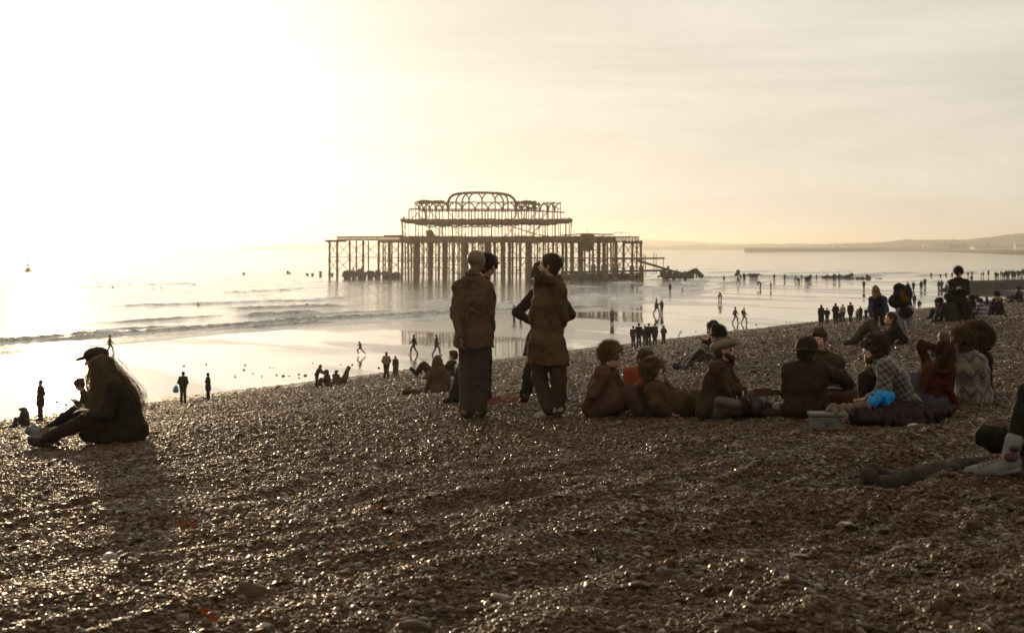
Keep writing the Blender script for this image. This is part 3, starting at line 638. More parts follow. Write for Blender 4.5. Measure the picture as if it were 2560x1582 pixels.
    if hat: hat(root, J, A, c, sc, hatc)
    return root
def JJ(D, f, b=None, **kw):
    """joints given as (column, row, metres farther than D) of the photograph"""
    J = {'f': unit(f), 'b': unit(b if b is not None else f)}
    for k, v in kw.items():
        J[k] = vec(v) if k in ('lh', 'rh', 'ln', 'rn') else vec(P(v[0], v[1], D + (v[2] if len(v) > 2 else 0)))
    return J
# ------------------------------------------------------------------ hats, papers, bags
def soft(name, prims, m, parent, h=0.012, fold=0.006, fs=1.0, seed=1):
    V, F, M = mesh_field(prims, h, fold, fs, seed); return mesh_obj(name, V, F, m, parent)
def hat_peak(root, J, A, c, sc, col):
    r, f, u = A; m = cloth(col, 0.8, 0.15); f = unit(f * (1, 1, 0.4)); u = unit(np.cross(r, f))
    o = soft('cap', [ell_(c + u * 0.062 - f * 0.018, (0.102, 0.135, 0.078), [r, f, u]), cap_(c + u * 0.045 + f * 0.07 - r * 0.05, c + u * 0.045 + f * 0.07 + r * 0.05, 0.03)], m, root, 0.010, 0.004)
    B = [r, unit(f - u * 0.22), unit(u + f * 0.22)]
    soft('brim', [ell_(c + u * 0.034 + f * 0.135, (0.080, 0.082, 0.019), B)], m, o, 0.006, 0.0)
def hat_flat(root, J, A, c, sc, col):
    r, f, u = A; m = cloth(col, 0.85, 0.3); B = [r, unit(f + u * 0.15), unit(u - f * 0.15)]
    o = soft('cap', [ell_(c + u * 0.062 - f * 0.005, (0.118, 0.142, 0.062), B), ell_(c + u * 0.04 - f * 0.04, (0.095, 0.09, 0.07), A)], m, root, 0.010, 0.005)
    soft('brim', [ell_(c + u * 0.062 + f * 0.132, (0.068, 0.05, 0.011), [r, unit(f + u * 0.1), unit(u - f * 0.1)])], m, o, 0.006, 0.0)
def hat_bowler(root, J, A, c, sc, col):
    r, f, u = A; m = cloth(col, 0.8, 0.2)
    o = soft('crown', [ell_(c + u * 0.075, (0.108, 0.120, 0.092), A), ell_(c + u * 0.045, (0.108, 0.122, 0.055), A)], m, root, 0.010, 0.003)
    soft('brim', [ell_(c + u * 0.030, (0.150, 0.168, 0.014), A)], m, o, 0.007, 0.004)
def hat_beanie(root, J, A, c, sc, col):
    r, f, u = A; soft('woolly_hat', [ell_(c + u * 0.05 - f * 0.015, (0.098, 0.115, 0.09), A)], cloth(col, 0.9, 0.3), root, 0.012, 0.006, 2.0)
def hat_brimmed(root, J, A, c, sc, col):
    r, f, u = A; m = cloth(col, 0.8, 0.2); o = soft('crown', [ell_(c + u * 0.07, (0.11, 0.125, 0.09), A)], m, root, 0.012, 0.005)
    soft('brim', [ell_(c + u * 0.035, (0.17, 0.19, 0.012), A)], m, o, 0.008, 0.006)
def long_hair(front=None, back=None, w=0.07, down=0.35, n=260, seed=3):
    """long locks: list of joints the mass of hair follows, relative to the head centre"""
    def fn(J, A):
        r, f, u = A; c = J['hd']; b = J['b']; o = []
        for q in (-1, 0, 1):
            a = c - f * 0.05 + r * q * 0.05; e = J['nk'] - b * 0.06 + r * q * 0.07; g2 = e - b * 0.05 + vec((0, 0, -down)) + (J['ch'] - J['nk']) * 0.0
            o.append(cap_(a, e, 0.055, w, 0, 0.04)); o.append(cap_(e, g2, w, w * 0.45, 0, 0.04))
        return o
    return fn
def locks(root_hair, paths, m, n=60, spread=0.05, r=0.0016, seed=1):
    g = random.Random(seed); mb = MB()
    for pts in paths:
        for i in range(n):
            o = vec((g.gauss(0, 1), g.gauss(0, 1), g.gauss(0, 1))) * spread * 0.5; k = vec((g.gauss(0, 1), g.gauss(0, 1), g.gauss(0, 1))) * spread * 0.35; N_ = len(pts)
            mb.tube([tuple(vec(p) + o * (0.7 + 0.3 * j / N_) + k * math.sin(j * 1.7)) for j, p in enumerate(pts)], [r] * (N_ - 1) + [r * 0.4], 3, False)
    return mesh_obj('loose_locks', mb.V, mb.F, m, root_hair)
def child(root, name): return [o for o in root.children if o.name.split('.')[0] == name][0]
def sheet(name, corners, m, parent, th=0.004, bend=0.02, n=6):
    """a thin sheet (paper, magazine) with thickness and a little bend; corners in world space"""
    B = vec(parent.location) if parent else vec((0, 0, 0)); c = [vec(p) - B for p in corners]; V = []; F = []
    nrm = unit(np.cross(c[1] - c[0], c[3] - c[0]))
    for side in (0, 1):
        for i in range(n + 1):
            for j in range(n + 1):
                a, b_ = i / n, j / n; p = (c[0] * (1-a) + c[1] * a) * (1-b_) + (c[3] * (1-a) + c[2] * a) * b_
                V.append(p + nrm * (bend * math.sin(a * 3.1) * (1 + 0.4 * math.sin(b_ * 5)) + side * th))
    k = (n + 1) ** 2; q = lambda s_, i, j: s_ * k + i * (n + 1) + j
    for i in range(n):
        for j in range(n):
            F.append((q(0,i,j), q(0,i,j+1), q(0,i+1,j+1), q(0,i+1,j))); F.append((q(1,i,j), q(1,i+1,j), q(1,i+1,j+1), q(1,i,j+1)))
    for i in range(n):
        F += [(q(0,i,0), q(0,i+1,0), q(1,i+1,0), q(1,i,0)), (q(0,i,n), q(1,i,n), q(1,i+1,n), q(0,i+1,n)), (q(0,0,i), q(1,0,i), q(1,0,i+1), q(0,0,i+1)), (q(0,n,i), q(0,n,i+1), q(1,n,i+1), q(1,n,i))]
    return mesh_obj(name, V, F, m, parent)
def soft_thing(name, label, cat, base, prims, m, h=0.012, fold=0.008, fs=1.0, seed=1, group=None):
    """a thing that is one soft mesh; prims in world space"""
    B = vec(base); pr = []
    for p in prims:
        p = list(p); p[1] = p[1] - B
        if p[0] == 'c': p[2] = p[2] - B
        pr.append(tuple(p))
    V, F, M = mesh_field(pr, h, fold, fs, seed)
    return tag(mesh_obj(name, V, F, m, loc=tuple(base)), label, cat, group)
def pattern_cloth(kind, c1, c2, sheen=0.3):
    m, t, b = mat('patterned_cloth'); c = N(t, 'ShaderNodeTexCoord'); s = N(t, 'ShaderNodeSeparateXYZ'); L(t, c.outputs['Object'], s.inputs[0])
    def band(src, freq, lo):
        a = N(t, 'ShaderNodeMath', operation='MULTIPLY', inp={1: freq}); L(t, src, a.inputs[0]); q = N(t, 'ShaderNodeMath', operation='FRACT'); L(t, a.outputs[0], q.inputs[0])
        g_ = N(t, 'ShaderNodeMath', operation='GREATER_THAN', inp={1: lo}); L(t, q.outputs[0], g_.inputs[0]); return g_.outputs[0]
    if kind == 'plaid':
        xx = N(t, 'ShaderNodeMath', operation='MULTIPLY_ADD', inp={1: 0.8}); L(t, s.outputs['Z'], xx.inputs[0]); L(t, s.outputs['X'], xx.inputs[2])
        zz = N(t, 'ShaderNodeMath', operation='MULTIPLY_ADD', inp={1: -0.5}); L(t, s.outputs['X'], zz.inputs[0]); L(t, s.outputs['Z'], zz.inputs[2])
        a, d = band(xx.outputs[0], 17.0, 0.66), band(zz.outputs[0], 17.0, 0.66)
        f_ = N(t, 'ShaderNodeMath', operation='ADD'); L(t, a, f_.inputs[0]); L(t, d, f_.inputs[1]); h2 = N(t, 'ShaderNodeMath', operation='MULTIPLY', inp={1: 0.5}); L(t, f_.outputs[0], h2.inputs[0]); fac = h2.outputs[0]
    elif kind == 'stripe': fac = band(s.outputs['Z'], 9.5, 0.5)
    elif kind == 'side_stripe': fac = band(s.outputs['Y'], 26.0, 0.75)
    else:
        tri = N(t, 'ShaderNodeMath', operation='PINGPONG', inp={1: 0.07}); L(t, s.outputs['X'], tri.inputs[0])
        zz = N(t, 'ShaderNodeMath', operation='ADD'); L(t, s.outputs['Z'], zz.inputs[0]); L(t, tri.outputs[0], zz.inputs[1])
        a = band(zz.outputs[0], 5.5, 0.72); d = band(zz.outputs[0], 30.0, 0.55); w = band(s.outputs['Z'], 3.0, 0.55)
        f_ = N(t, 'ShaderNodeMath', operation='MULTIPLY'); L(t, d, f_.inputs[0]); L(t, w, f_.inputs[1]); mx_ = N(t, 'ShaderNodeMath', operation='MAXIMUM'); L(t, f_.outputs[0], mx_.inputs[0]); L(t, a, mx_.inputs[1]); fac = mx_.outputs[0]
    mx = N(t, 'ShaderNodeMixRGB'); mx.inputs[1].default_value = (*c1, 1); mx.inputs[2].default_value = (*c2, 1); L(t, fac, mx.inputs[0])
    n = N(t, 'ShaderNodeTexNoise', inp={'Scale': 40.0}); L(t, c.outputs['Object'], n.inputs['Vector']); m3 = N(t, 'ShaderNodeMixRGB', blend_type='MULTIPLY', inp={0: 0.5}); L(t, mx.outputs[0], m3.inputs[1]); L(t, n.outputs['Color'], m3.inputs[2]); L(t, m3.outputs[0], b.inputs['Base Color'])
    b.inputs['Roughness'].default_value = 0.9; b.inputs['Specular IOR Level'].default_value = 0.2; b.inputs['Sheen Weight'].default_value = sheen
    return m

def tailoring(J, w=.16, dn=.08, vent=.10):
    f, r, u = frame(J['b']); up = unit(J['nk'] - J['pv']); bk = -f; o = []
    S = lambda a, z, d=.118: J['pv'] + r * a + up * z + bk * d
    o.append(cap_(S(0, .40, .13), S(0, -dn + .02, .135), .008, .008, 0, .012))                 # back seam
    for q in (-1, 1):
        o.append(cap_(S(q * .02, .44, .118), S(q * .15, .46, .07), .009, .009, 0, .010))       # yoke
        o.append(cap_(S(q * .09, .02, .115), S(q * .155, .03, .07), .014, .012, 0, .006)); o.append(cap_(S(q * .09, .005, .118), S(q * .155, .015, .075), .012, .010, 0, .006))   # pocket flaps
        W, E = J['lw' if q < 0 else 'rw'], J['le' if q < 0 else 're']; d = unit(E - W); o.append(cap_(W + d * .015, W + d * .03, .050, .050, 0, .006))          # cuffs
        for t_ in (.3, .5, .72): c = E + d * .10 * t_ * 3 * .4; o.append(cap_(c - bk * .0 + r * .03, c + bk * .035 - r * .02, .016, .014, 0, .012))   # sleeve creases
    for z, a, b_ in ((.22, -.12, .02), (.16, .0, .13), (.10, -.1, .0), (.28, .02, .12), (.05, .03, .14)): o.append(cap_(S(a, z, .105), S(b_, z - .035, .112), .012, .008, 0, .02))
    return o
# ================================================================== the group standing in the middle
D = hit(1180, 1046).y
J = JJ(D, (0.80, 0.58, 0.0), (0.45, 0.88, 0), hd=(1191, 652), nk=(1184, 692, -.02), ch=(1182, 748, 0), pv=(1184, 838, 0), ls=(1147, 719, .06), rs=(1215, 721, -.03),
       le=(1140, 786, .0), lw=(1153, 842, -.12), re=(1224, 784, -.02), rw=(1218, 844, .06), lk=(1168, 935, .04), la=(1166, 1026, 0), lt=(1178, 1046, .13), rk=(1203, 938, 0), ra=(1200, 1026, .02), rt=(1214, 1043, .16), lh=(.05, -.1, -1), rn=(-1, 0, 0), ln=(1, 0, 0))
figure('person', 'bald man in a bulky jacket and wide jeans standing with his back to us', hit(1180, 1046), J, top=(0.085, 0.062, 0.034), legs=(0.055, 0.046, 0.036), shoes=(0.12, 0.09, 0.07), hair='bald', g=0.024, gl=0.024, flare=0.020, fat=0.93, skinc=(.10, .055, .03), extra_top=tailoring, fold=.8, coat=0.06, seed=2, hood=False, boots=0.0, h=0.011)
D = hit(1200, 1006).y
J = JJ(D, (0.85, -0.25, -0.42), (0.55, 0.8, 0), hd=(1219, 668), nk=(1205, 704), ch=(1204, 752), pv=(1196, 838), ls=(1192, 718, .17), rs=(1213, 720, -.17), le=(1190, 785, .2), lw=(1212, 818, .3), re=(1217, 778, -.1), rw=(1227, 815, .05),
       lk=(1158, 920, .1), la=(1138, 992, .05), lt=(1113, 1002, -.02), rk=(1212, 925, -.05), ra=(1212, 998, 0), rt=(1228, 1005, .0))
r_ = figure('person', 'man with tousled dark hair peering down behind the bald man', hit(1200, 1006), J, top=(0.035, 0.028, 0.022), legs=(0.03, 0.027, 0.024), hair='curly', hairc=(0.03, 0.018, 0.01), g=0.03, gl=0.024, fat=0.92, seed=3, flare=0.02)
B0 = P(1228, 812, D - 0.05); soft_thing('camera_bag', 'small dark camera bag held against the belly of the man peering down', 'bag', B0, [cap_(B0 + Vector((-.01, 0, -.045)), B0 + Vector((-.01, 0, .045)), 0.035), cap_(B0 + Vector((.02, 0, -.045)), B0 + Vector((.02, 0, .04)), 0.035)], plain('leather', (0.02, 0.018, 0.015), 0.5), 0.008, 0.002)
D = hit(1372, 1046).y
J = JJ(D, (-0.93, 0.25, 0.10), (-0.45, 0.88, 0), hd=(1374, 666), nk=(1376, 704, 0), ch=(1372, 764), pv=(1368, 862), ls=(1350, 726, .03), rs=(1400, 728, -.03), le=(1333, 792, -.02), lw=(1342, 840, .14), re=(1409, 792, 0), rw=(1397, 846, .14),
       lk=(1350, 948, .04), la=(1372, 1022, 0), lt=(1343, 1040, .06), rk=(1394, 945, 0), ra=(1396, 1018, .05), rt=(1384, 1035, .19))
def coat2(J):
    c = J['nk']; return tailoring(J, dn=.25)[1:9] + [cap_(c + vec((0.01, -0.05, -0.02)), c + vec((0.12, -0.06, -0.03)), 0.055, 0.03), cap_(c + vec((-.08, 0, 0.0)), c + vec((.07, 0, .01)), 0.07)]
r_ = figure('person', 'woman in a long brown coat with a turned up collar and pale shoes', hit(1372, 1046), J, top=(0.085, 0.056, 0.026), legs=(0.05, 0.036, 0.02), shoes=(0.26, 0.2, 0.15), hair='short', hairc=(0.06, 0.035, 0.018), g=0.017, gl=0.020, coat=0.30, flare=0.016, seed=4, topname='coat', extra_top=coat2, frizz=900, fat=0.82, h=0.011)
sc_b = P(1352, 700, D); scf = soft_thing('scarf', 'curly woollen scarf bunched round the neck of the woman in the long brown coat', 'scarf', sc_b, [ell_(P(1352, 699, D - .02), (.055, .08, .042)), ell_(P(1350, 709, D), (.05, .07, .04)), ell_(P(1366, 704, D - .05), (.07, .07, .045)), ell_(P(1380, 707, D - .06), (.06, .06, .04))], cloth((0.05, 0.032, 0.018), .95, .2), 0.009, 0.035, 2.2)
mb = MB(); strands(mb, (0, 0, 0), (.10, .10, .10), [vec((1, 0, 0)), vec((0, 1, 0)), vec((0, 0, 1))], 500, .06, 6, .8, up0=-.9); mesh_obj('fringe', mb.V, mb.F, hairm((0.1, .06, .03)), scf)
D = hit(1312, 1008).y
J = JJ(D, (-0.25, 0.95, 0), (-0.1, 0.99, 0), hd=(1353, 688), nk=(1362, 724), ch=(1368, 766), pv=(1364, 842), ls=(1336, 740, 0), rs=(1400, 742, 0), le=(1293, 781, -.02), lw=(1330, 806, -.12), re=(1427, 786, -.02), rw=(1395, 808, -.12),
       lk=(1326, 925, .05), la=(1312, 990, 0), lt=(1303, 1006, .12), rk=(1398, 925, .0), ra=(1405, 992, .05), rt=(1410, 1005, .16), lh=(1, -.2, -.35), rh=(-1, -.2, -.35))
figure('person', 'woman in tall boots, hands on hips, half hidden behind the long brown coat', hit(1312, 1008), J, top=(0.03, 0.022, 0.015), legs=(0.022, 0.016, 0.012), shoes=(0.03, 0.018, 0.010), hair='curly', hairc=(0.08, 0.045, 0.02), g=0.024, gl=0.02, coat=0.3, boots=0.72, seed=5, fat=0.95)
b0 = hit(1250, 1006); soft_thing('blanket', 'thin red blanket spread on the shingle between the standing couples', 'blanket', b0, [ell_(b0 + Vector((0.0, 0, 0.02)), (0.30, 0.35, 0.028)), ell_(b0 + Vector((0.16, 0.1, 0.02)), (0.16, 0.3, 0.030))], cloth((0.10, 0.035, 0.022)), 0.012, 0.02)

# ================================================================== couple sitting at the left
D = hit(300, 1106).y
J = JJ(D, (-0.93, -0.15, -0.30), (-0.95, -0.1, 0), hd=(254, 922), nk=(272, 958, 0), ch=(300, 1002, 0), pv=(316, 1072, 0), ls=(284, 972, -.17), rs=(290, 966, .17), le=(268, 1036, -.24), lw=(226, 1044, -.16), re=(275, 1035, .24), rw=(222, 1036, .05),
       lk=(205, 1056, -.16), la=(112, 1100, -.18), lt=(78, 1098, -.18), rk=(214, 1050, .14), ra=(128, 1092, .05), rt=(90, 1104, .05), lh=(-1, .2, 0.05))
def big_skirt(J):
    p = J['pv']; return [cap_(p + vec((0, 0, -.02)), p + vec((-.36, -.05, -.04)), 0.145, 0.10, 0, 0.06), cap_(p + vec((.05, 0, 0)), J['ch'] + vec((.06, 0, .02)), 0.155, 0.13, 0, 0.06), cap_(p + vec((.08, -.02, -.04)), p + vec((-.1, -.1, -.06)), .13, .12, 0, .06)]
r_ = figure('person', 'woman with very long blonde hair sitting hunched over a magazine', hit(300, 1106), J, top=(0.018, 0.015, 0.010), legs=(0.022, 0.013, 0.011), shoes=(0.03, 0.022, 0.022), hair='long', hairc=(0.065, 0.04, 0.018), g=0.034, gl=0.012, extra_top=big_skirt, topname='coat', seed=7, frizz=500, fat=0.89,
    long=lambda J, A: [cap_(J['hd'] + vec((.03, 0, .02)), J['nk'] + vec((.05, 0, .02)), .09, .10, 0, .05), cap_(J['nk'] + vec((.05, 0, .02)), vec(P(334, 985, D)) - vec(hit(300, 1106)), .095, .05, 0, .05),
                       cap_(J['hd'] + vec((-.045, -.05, 0)), vec(P(238, 985, D - .12)) - vec(hit(300, 1106)), .045, .032, 0, .04), cap_(vec(P(238, 985, D - .12)) - vec(hit(300, 1106)), vec(P(240, 1028, D - .14)) - vec(hit(300, 1106)), .032, .014, 0, .03),
                       cap_(J['hd'] + vec((.0, -.06, -.02)), vec(P(262, 1010, D - .2)) - vec(hit(300, 1106)), .055, .018, 0, .04), cap_(J['nk'] + vec((.0, -.12, -.02)), vec(P(284, 1010, D - .2)) - vec(hit(300, 1106)), .06, .02, 0, .05)])
hb = vec(hit(300, 1106)); W_ = lambda x, y, dd: vec(P(x, y, D + dd)) - hb
locks(child(r_, 'hair'), [[W_(234, 915, -.1), W_(228, 950, -.12), W_(230, 990, -.13), W_(236, 1030, -.14)], [W_(240, 910, -.14), W_(236, 960, -.15), W_(240, 1000, -.15), W_(240, 1036, -.15)], [W_(270, 895, 0), W_(292, 925, -.02), W_(322, 955, -.02), W_(346, 990, -.02), W_(352, 1015, 0)], [W_(258, 895, -.1), W_(262, 945, -.19), W_(256, 990, -.22), W_(250, 1030, -.22)]], hairm((0.13, 0.08, 0.035)), 130, 0.075, 0.0015)
mb = MB(); strands(mb, W_(125, 1086, -.1), (.09, .06, .05), [vec((1, 0, 0)), vec((0, 1, 0)), vec((0, 0, 1))], 700, .05, 4, .5)
cf = soft('fur_cuff', [cap_(W_(112, 1096, -.14), W_(140, 1080, -.12), .055, .06)], cloth((0.30, 0.21, 0.12), 0.9, 0.6), r_, 0.01, 0.012, 2.5); mesh_obj('fur', mb.V, mb.F, hairm((0.30, 0.2, 0.1)), cf)
mg = sheet('magazine', [P(182, 1034, D - .22), P(222, 1030, D - .26), P(228, 1024, D + .02), P(190, 1027, D + .02)], plain('paper', (0.35, 0.26, 0.21), 0.7, trans=0.3), None); tag(mg, 'open magazine resting on the knees of the long haired woman', 'magazine')
D2 = D + 0.55
J = JJ(D2, (-0.96, -0.05, -0.22), (-0.95, 0.2, 0), hd=(238, 900), nk=(262, 938), ch=(282, 990), pv=(292, 1070), ls=(270, 952, -.17), rs=(276, 950, .17), le=(255, 1015, -.2), lw=(222, 1024, -.1), re=(256, 1012, .2), rw=(220, 1020, .1),
       lk=(186, 1032, -.08), la=(108, 1082, -.1), lt=(72, 1074, -.1), rk=(190, 1026, .14), ra=(118, 1078, .12), rt=(84, 1070, .12))
figure('person', 'person in a peaked cap sitting with knees drawn up behind the woman with blonde hair', P(292, 1090, D2), J, top=(0.015, 0.012, 0.010), legs=(0.012, 0.011, 0.012), shoes=(0.11, 0.10, 0.11), hair='short', hat=hat_peak, hatc=(0.028, 0.018, 0.010), seed=8, g=0.03, gl=0.005)
D3 = hit(215, 1064).y
J = JJ(D3, (-0.85, -0.2, -0.5), (-0.9, 0.1, 0), hd=(199, 962), nk=(211, 985), ch=(215, 1008), pv=(222, 1050), ls=(212, 990, -.16), rs=(214, 990, .16), le=(205, 1015, -.2), lw=(192, 1006, -.15), re=(205, 1014, .2), rw=(190, 1004, .1), lk=(180, 1030, -.1), la=(165, 1060, -.1), lt=(152, 1064, -.1), rk=(184, 1028, .12), ra=(170, 1060, .12), rt=(157, 1064, .12))
r_ = figure('person', 'person bent over a notebook with sunglasses pushed up on the head', hit(215, 1064), J, top=(0.015, 0.012, 0.010), legs=(0.02, 0.018, 0.016), hair='bun', seed=9, g=0.02, h=0.014)
sg = MB().bar(P(194, 944, D3), P(207, 938, D3), .035, .015).bar(P(200, 941, D3 - .07), P(200, 941, D3 + .07), .02, .03).build('sunglasses', plain('plastic', (0.02, 0.02, 0.02), 0.2)); tag(sg, 'sunglasses perched on the head of the person bent over a notebook', 'sunglasses')
nb = sheet('notebook', [P(189, 1003, D3 - .18), P(205, 1006, D3 - .2), P(205, 1004, D3 + .1), P(189, 1001, D3 + .1)], plain('paper', (0.35, 0.28, 0.24), 0.7, trans=0.3), None, bend=.01); tag(nb, 'small open notebook in the hands of the crouching reader', 'notebook')

# ================================================================== people sitting in the middle distance behind the bald man
D = hit(1090, 984).y; q_ = hit(1090, 984)
J = JJ(D, (0.1, 0.98, -0.15), (0.1, 0.99, 0), hd=(1094, 903), nk=(1096, 926), ch=(1098, 945), pv=(1098, 972), ls=(1078, 936), rs=(1116, 936), le=(1072, 960, .05), lw=(1062, 978, .12), re=(1122, 958), rw=(1118, 978, .2), lk=(1088, 955, .4), la=(1085, 975, .6), lt=(1085, 975, .75), rk=(1110, 955, .4), ra=(1112, 975, .6), rt=(1112, 975, .75))
r_ = figure('person', 'long haired woman in a brown jacket sitting beside a rucksack', q_, J, top=(0.10, 0.065, 0.035), hair='long', hairc=(0.08, 0.045, 0.02), g=0.03, seed=10, h=0.012, sc=0.88, long=long_hair(w=0.075, down=.12), coat=0.3)
J = JJ(D + 1.5, (-0.9, 0.3, 0), (-0.9, 0.2, 0), hd=(1133, 889), nk=(1130, 908), ch=(1116, 925), pv=(1082, 936), ls=(1126, 914, -.15), rs=(1128, 912, .15), le=(1130, 932, -.2), lw=(1120, 940, -.2), re=(1134, 932, .2), rw=(1136, 940, .2), lk=(1056, 912, -.1), la=(1042, 930, -.1), lt=(1028, 920, -.1), rk=(1060, 910, .12), ra=(1046, 926, .12), rt=(1036, 930, .12))
figure('person', 'person lying back with bent knees beyond the long haired woman in brown', P(1082, 944, D + 1.5), J, top=(0.03, 0.022, 0.015), legs=(0.045, 0.032, 0.02), hair='short', seed=11, h=0.014, sc=0.85)
b0 = hit(1022, 987); soft_thing('rucksack', 'dark rucksack lying flat on the shingle beside the woman in brown', 'bag', b0, [cap_(b0 + Vector((-.10, 0, .05)), b0 + Vector((.12, 0, .06)), .055), cap_(b0 + Vector((-.08, .1, .05)), b0 + Vector((.12, .1, .07)), .05)], cloth((0.05, 0.032, 0.02)), 0.012)
b0 = hit(1048, 984); soft_thing('folded_coat', 'low heap of dark clothing between the rucksack and the woman in brown', 'clothing', b0, [cap_(b0 + Vector((-.12, 0, .02)), b0 + Vector((.12, 0, .03)), .05), cap_(b0 + Vector((0, .08, .02)), b0 + Vector((.12, .1, .04)), .05)], cloth((0.06, 0.04, 0.025)), 0.012)

# ================================================================== group sitting right of the standing people
D = hit(1540, 1038).y; q_ = hit(1490, 1034)
J = JJ(D, (0.80, -0.55, 0.05), (0.9, -0.3, 0), hd=(1530, 890), nk=(1512, 926), ch=(1505, 968), pv=(1494, 1018), rs=(1504, 938, -.16), ls=(1526, 938, .15), re=(1482, 985, -.22), rw=(1464, 1022, -.12), le=(1556, 975, .10), lw=(1582, 990, 0.02),
       rk=(1576, 985, -.14), ra=(1600, 1026, -.2), rt=(1626, 1034, -.2), lk=(1598, 978, .18), la=(1622, 1026, .12), lt=(1645, 1034, .12))
figure('person', 'curly haired man in a brown jacket sitting and leaning back on one hand', q_, J, top=(0.075, 0.042, 0.026), legs=(0.05, 0.032, 0.022), hair='curly', hairc=(0.11, 0.055, 0.022), g=0.034, gl=0.03, seed=12, frizz=1500, fat=0.86, coat=0.5)
D2 = D + 1.9
J = JJ(D2, (0.55, -0.8, 0), (0.2, -0.97, 0), hd=(1613, 899), nk=(1606, 928), ch=(1600, 958), pv=(1596, 1005), rs=(1572, 934, -.03), ls=(1634, 938, .02), re=(1562, 975, -.1), rw=(1580, 1000, -.25), le=(1642, 975, -.05), lw=(1625, 1000, -.2), rk=(1570, 985, -.4), ra=(1590, 1012, -.5), rt=(1590, 1015, -.6), lk=(1640, 985, -.4), la=(1620, 1012, -.5), lt=(1620, 1015, -.6))
figure('person', 'man in an orange jumper sitting between the two curly haired people', P(1596, 1015, D2), J, top=(0.19, 0.05, 0.018), legs=(0.03, 0.02, 0.015), hair='short', hairc=(0.05, 0.028, 0.012), g=0.02, seed=13, frizz=300, fat=0.83)
D2 = D - 0.1; q_ = hit(1650, 1040)
J = JJ(D2, (0.85, -0.35, 0.12), (0.92, -0.2, 0.1), hd=(1637, 932), nk=(1632, 966), ch=(1646, 1000), pv=(1676, 1022), rs=(1636, 978, -.16), ls=(1650, 968, .16), re=(1640, 1012, -.26), rw=(1668, 1030, -.24), le=(1690, 990, .16), lw=(1712, 1008, .1), rk=(1722, 1002, -.12), ra=(1768, 1032, -.14), rt=(1790, 1022, -.14), lk=(1730, 992, .15), la=(1776, 1030, .1), lt=(1800, 1022, .1))
figure('person', 'person with a dark curly mop leaning back, lowest head of the seated group', q_, J, top=(0.06, 0.040, 0.018), legs=(0.05, 0.036, 0.016), hair='curly', hairc=(0.09, 0.05, 0.022), g=0.042, gl=0.03, seed=14, frizz=1500, fat=0.89, coat=0.55)
q_ = hit(1790, 1043); D2 = q_.y
J = JJ(D2, (0.94, -0.22, 0.12), (0.93, -0.3, 0), hd=(1812, 876), nk=(1798, 912), ch=(1790, 958), pv=(1776, 1022), rs=(1794, 926, -.17), ls=(1808, 926, .15), re=(1828, 975, -.24), rw=(1856, 976, -.16), le=(1836, 965, .2), lw=(1856, 990, .1),
       rk=(1850, 1010, -.2), ra=(1806, 1034, -.3), rt=(1788, 1036, -.38), lk=(1880, 1006, .15), la=(1862, 1036, .0), lt=(1842, 1038, -.1), rh=(1, 0, -.2))
figure('person', 'bearded man in a grey flat cap and dark jacket sitting in profile', q_, J, top=(0.045, 0.026, 0.012), legs=(0.04, 0.026, 0.014), hair='short', hairc=(0.04, 0.022, 0.01), hat=hat_flat, hatc=(0.16, 0.13, 0.09), g=0.036, gl=0.03, coat=0.35, seed=15, beard=True, fat=0.89)
b0 = hit(1892, 1043); soft_thing('round_bag', 'round black bag on the shingle in front of the man in the flat cap', 'bag', b0, [ell_(b0 + Vector((0, 0.05, .10)), (.095, .10, .115)), ell_(b0 + Vector((-.05, .1, .07)), (.09, .1, .085))], plain('leather', (0.02, 0.017, 0.013), 0.55), 0.010, 0.006)
b0 = hit(1850, 1012); pp = sheet('paper_bag', [P(1836, 976, D2 - .28), P(1860, 978, D2 - .26), P(1861, 1004, D2 - .24), P(1846, 1010, D2 - .26)], plain('paper', (0.75, 0.74, 0.70), 0.6, trans=0.6), None, bend=.03); tag(pp, 'crumpled white paper wrapper in the hand of the man in the flat cap', 'paper')
mb = MB().tube([P(1812, 950, D2 - .26), P(1824, 975, D2 - .3), P(1838, 1005, D2 - .3)], .008, 6).build('shoulder_bag', plain('leather', (0.03, 0.02, 0.012), 0.5)); tag(mb, 'slim strap bag hanging at the side of the man in the flat cap', 'bag')
b0 = P(1820, 1012, D2 - .32); c_ = mesh_obj('pouch', *mesh_field([cap_(vec((-.08, 0, .03)), vec((.08, 0, .0)), .06), cap_(vec((-.08, .03, -.05)), vec((.08, .03, -.06)), .06)], .012, .004)[:2], plain('leather', (0.05, 0.035, 0.02), 0.55), mb, loc=tuple(b0))
b0 = hit(1946, 1040); soft_thing('football', 'pale round ball lying between the two seated groups', 'ball', b0, [ell_(b0 + Vector((0, 0, .072)), (.068, .068, .068))], plain('ball_skin', (0.16, 0.115, 0.09), 0.5), 0.009, 0.0)
b0 = hit(1935, 1043); soft_thing('jacket_heap', 'dark heap of clothes under the pale ball', 'clothing', b0, [ell_(b0 + Vector((.0, .1, .03)), (.16, .12, .05)), ell_(b0 + Vector((-.05, .16, .06)), (.08, .08, .08))], cloth((0.03, 0.022, 0.016)), 0.012, 0.01)

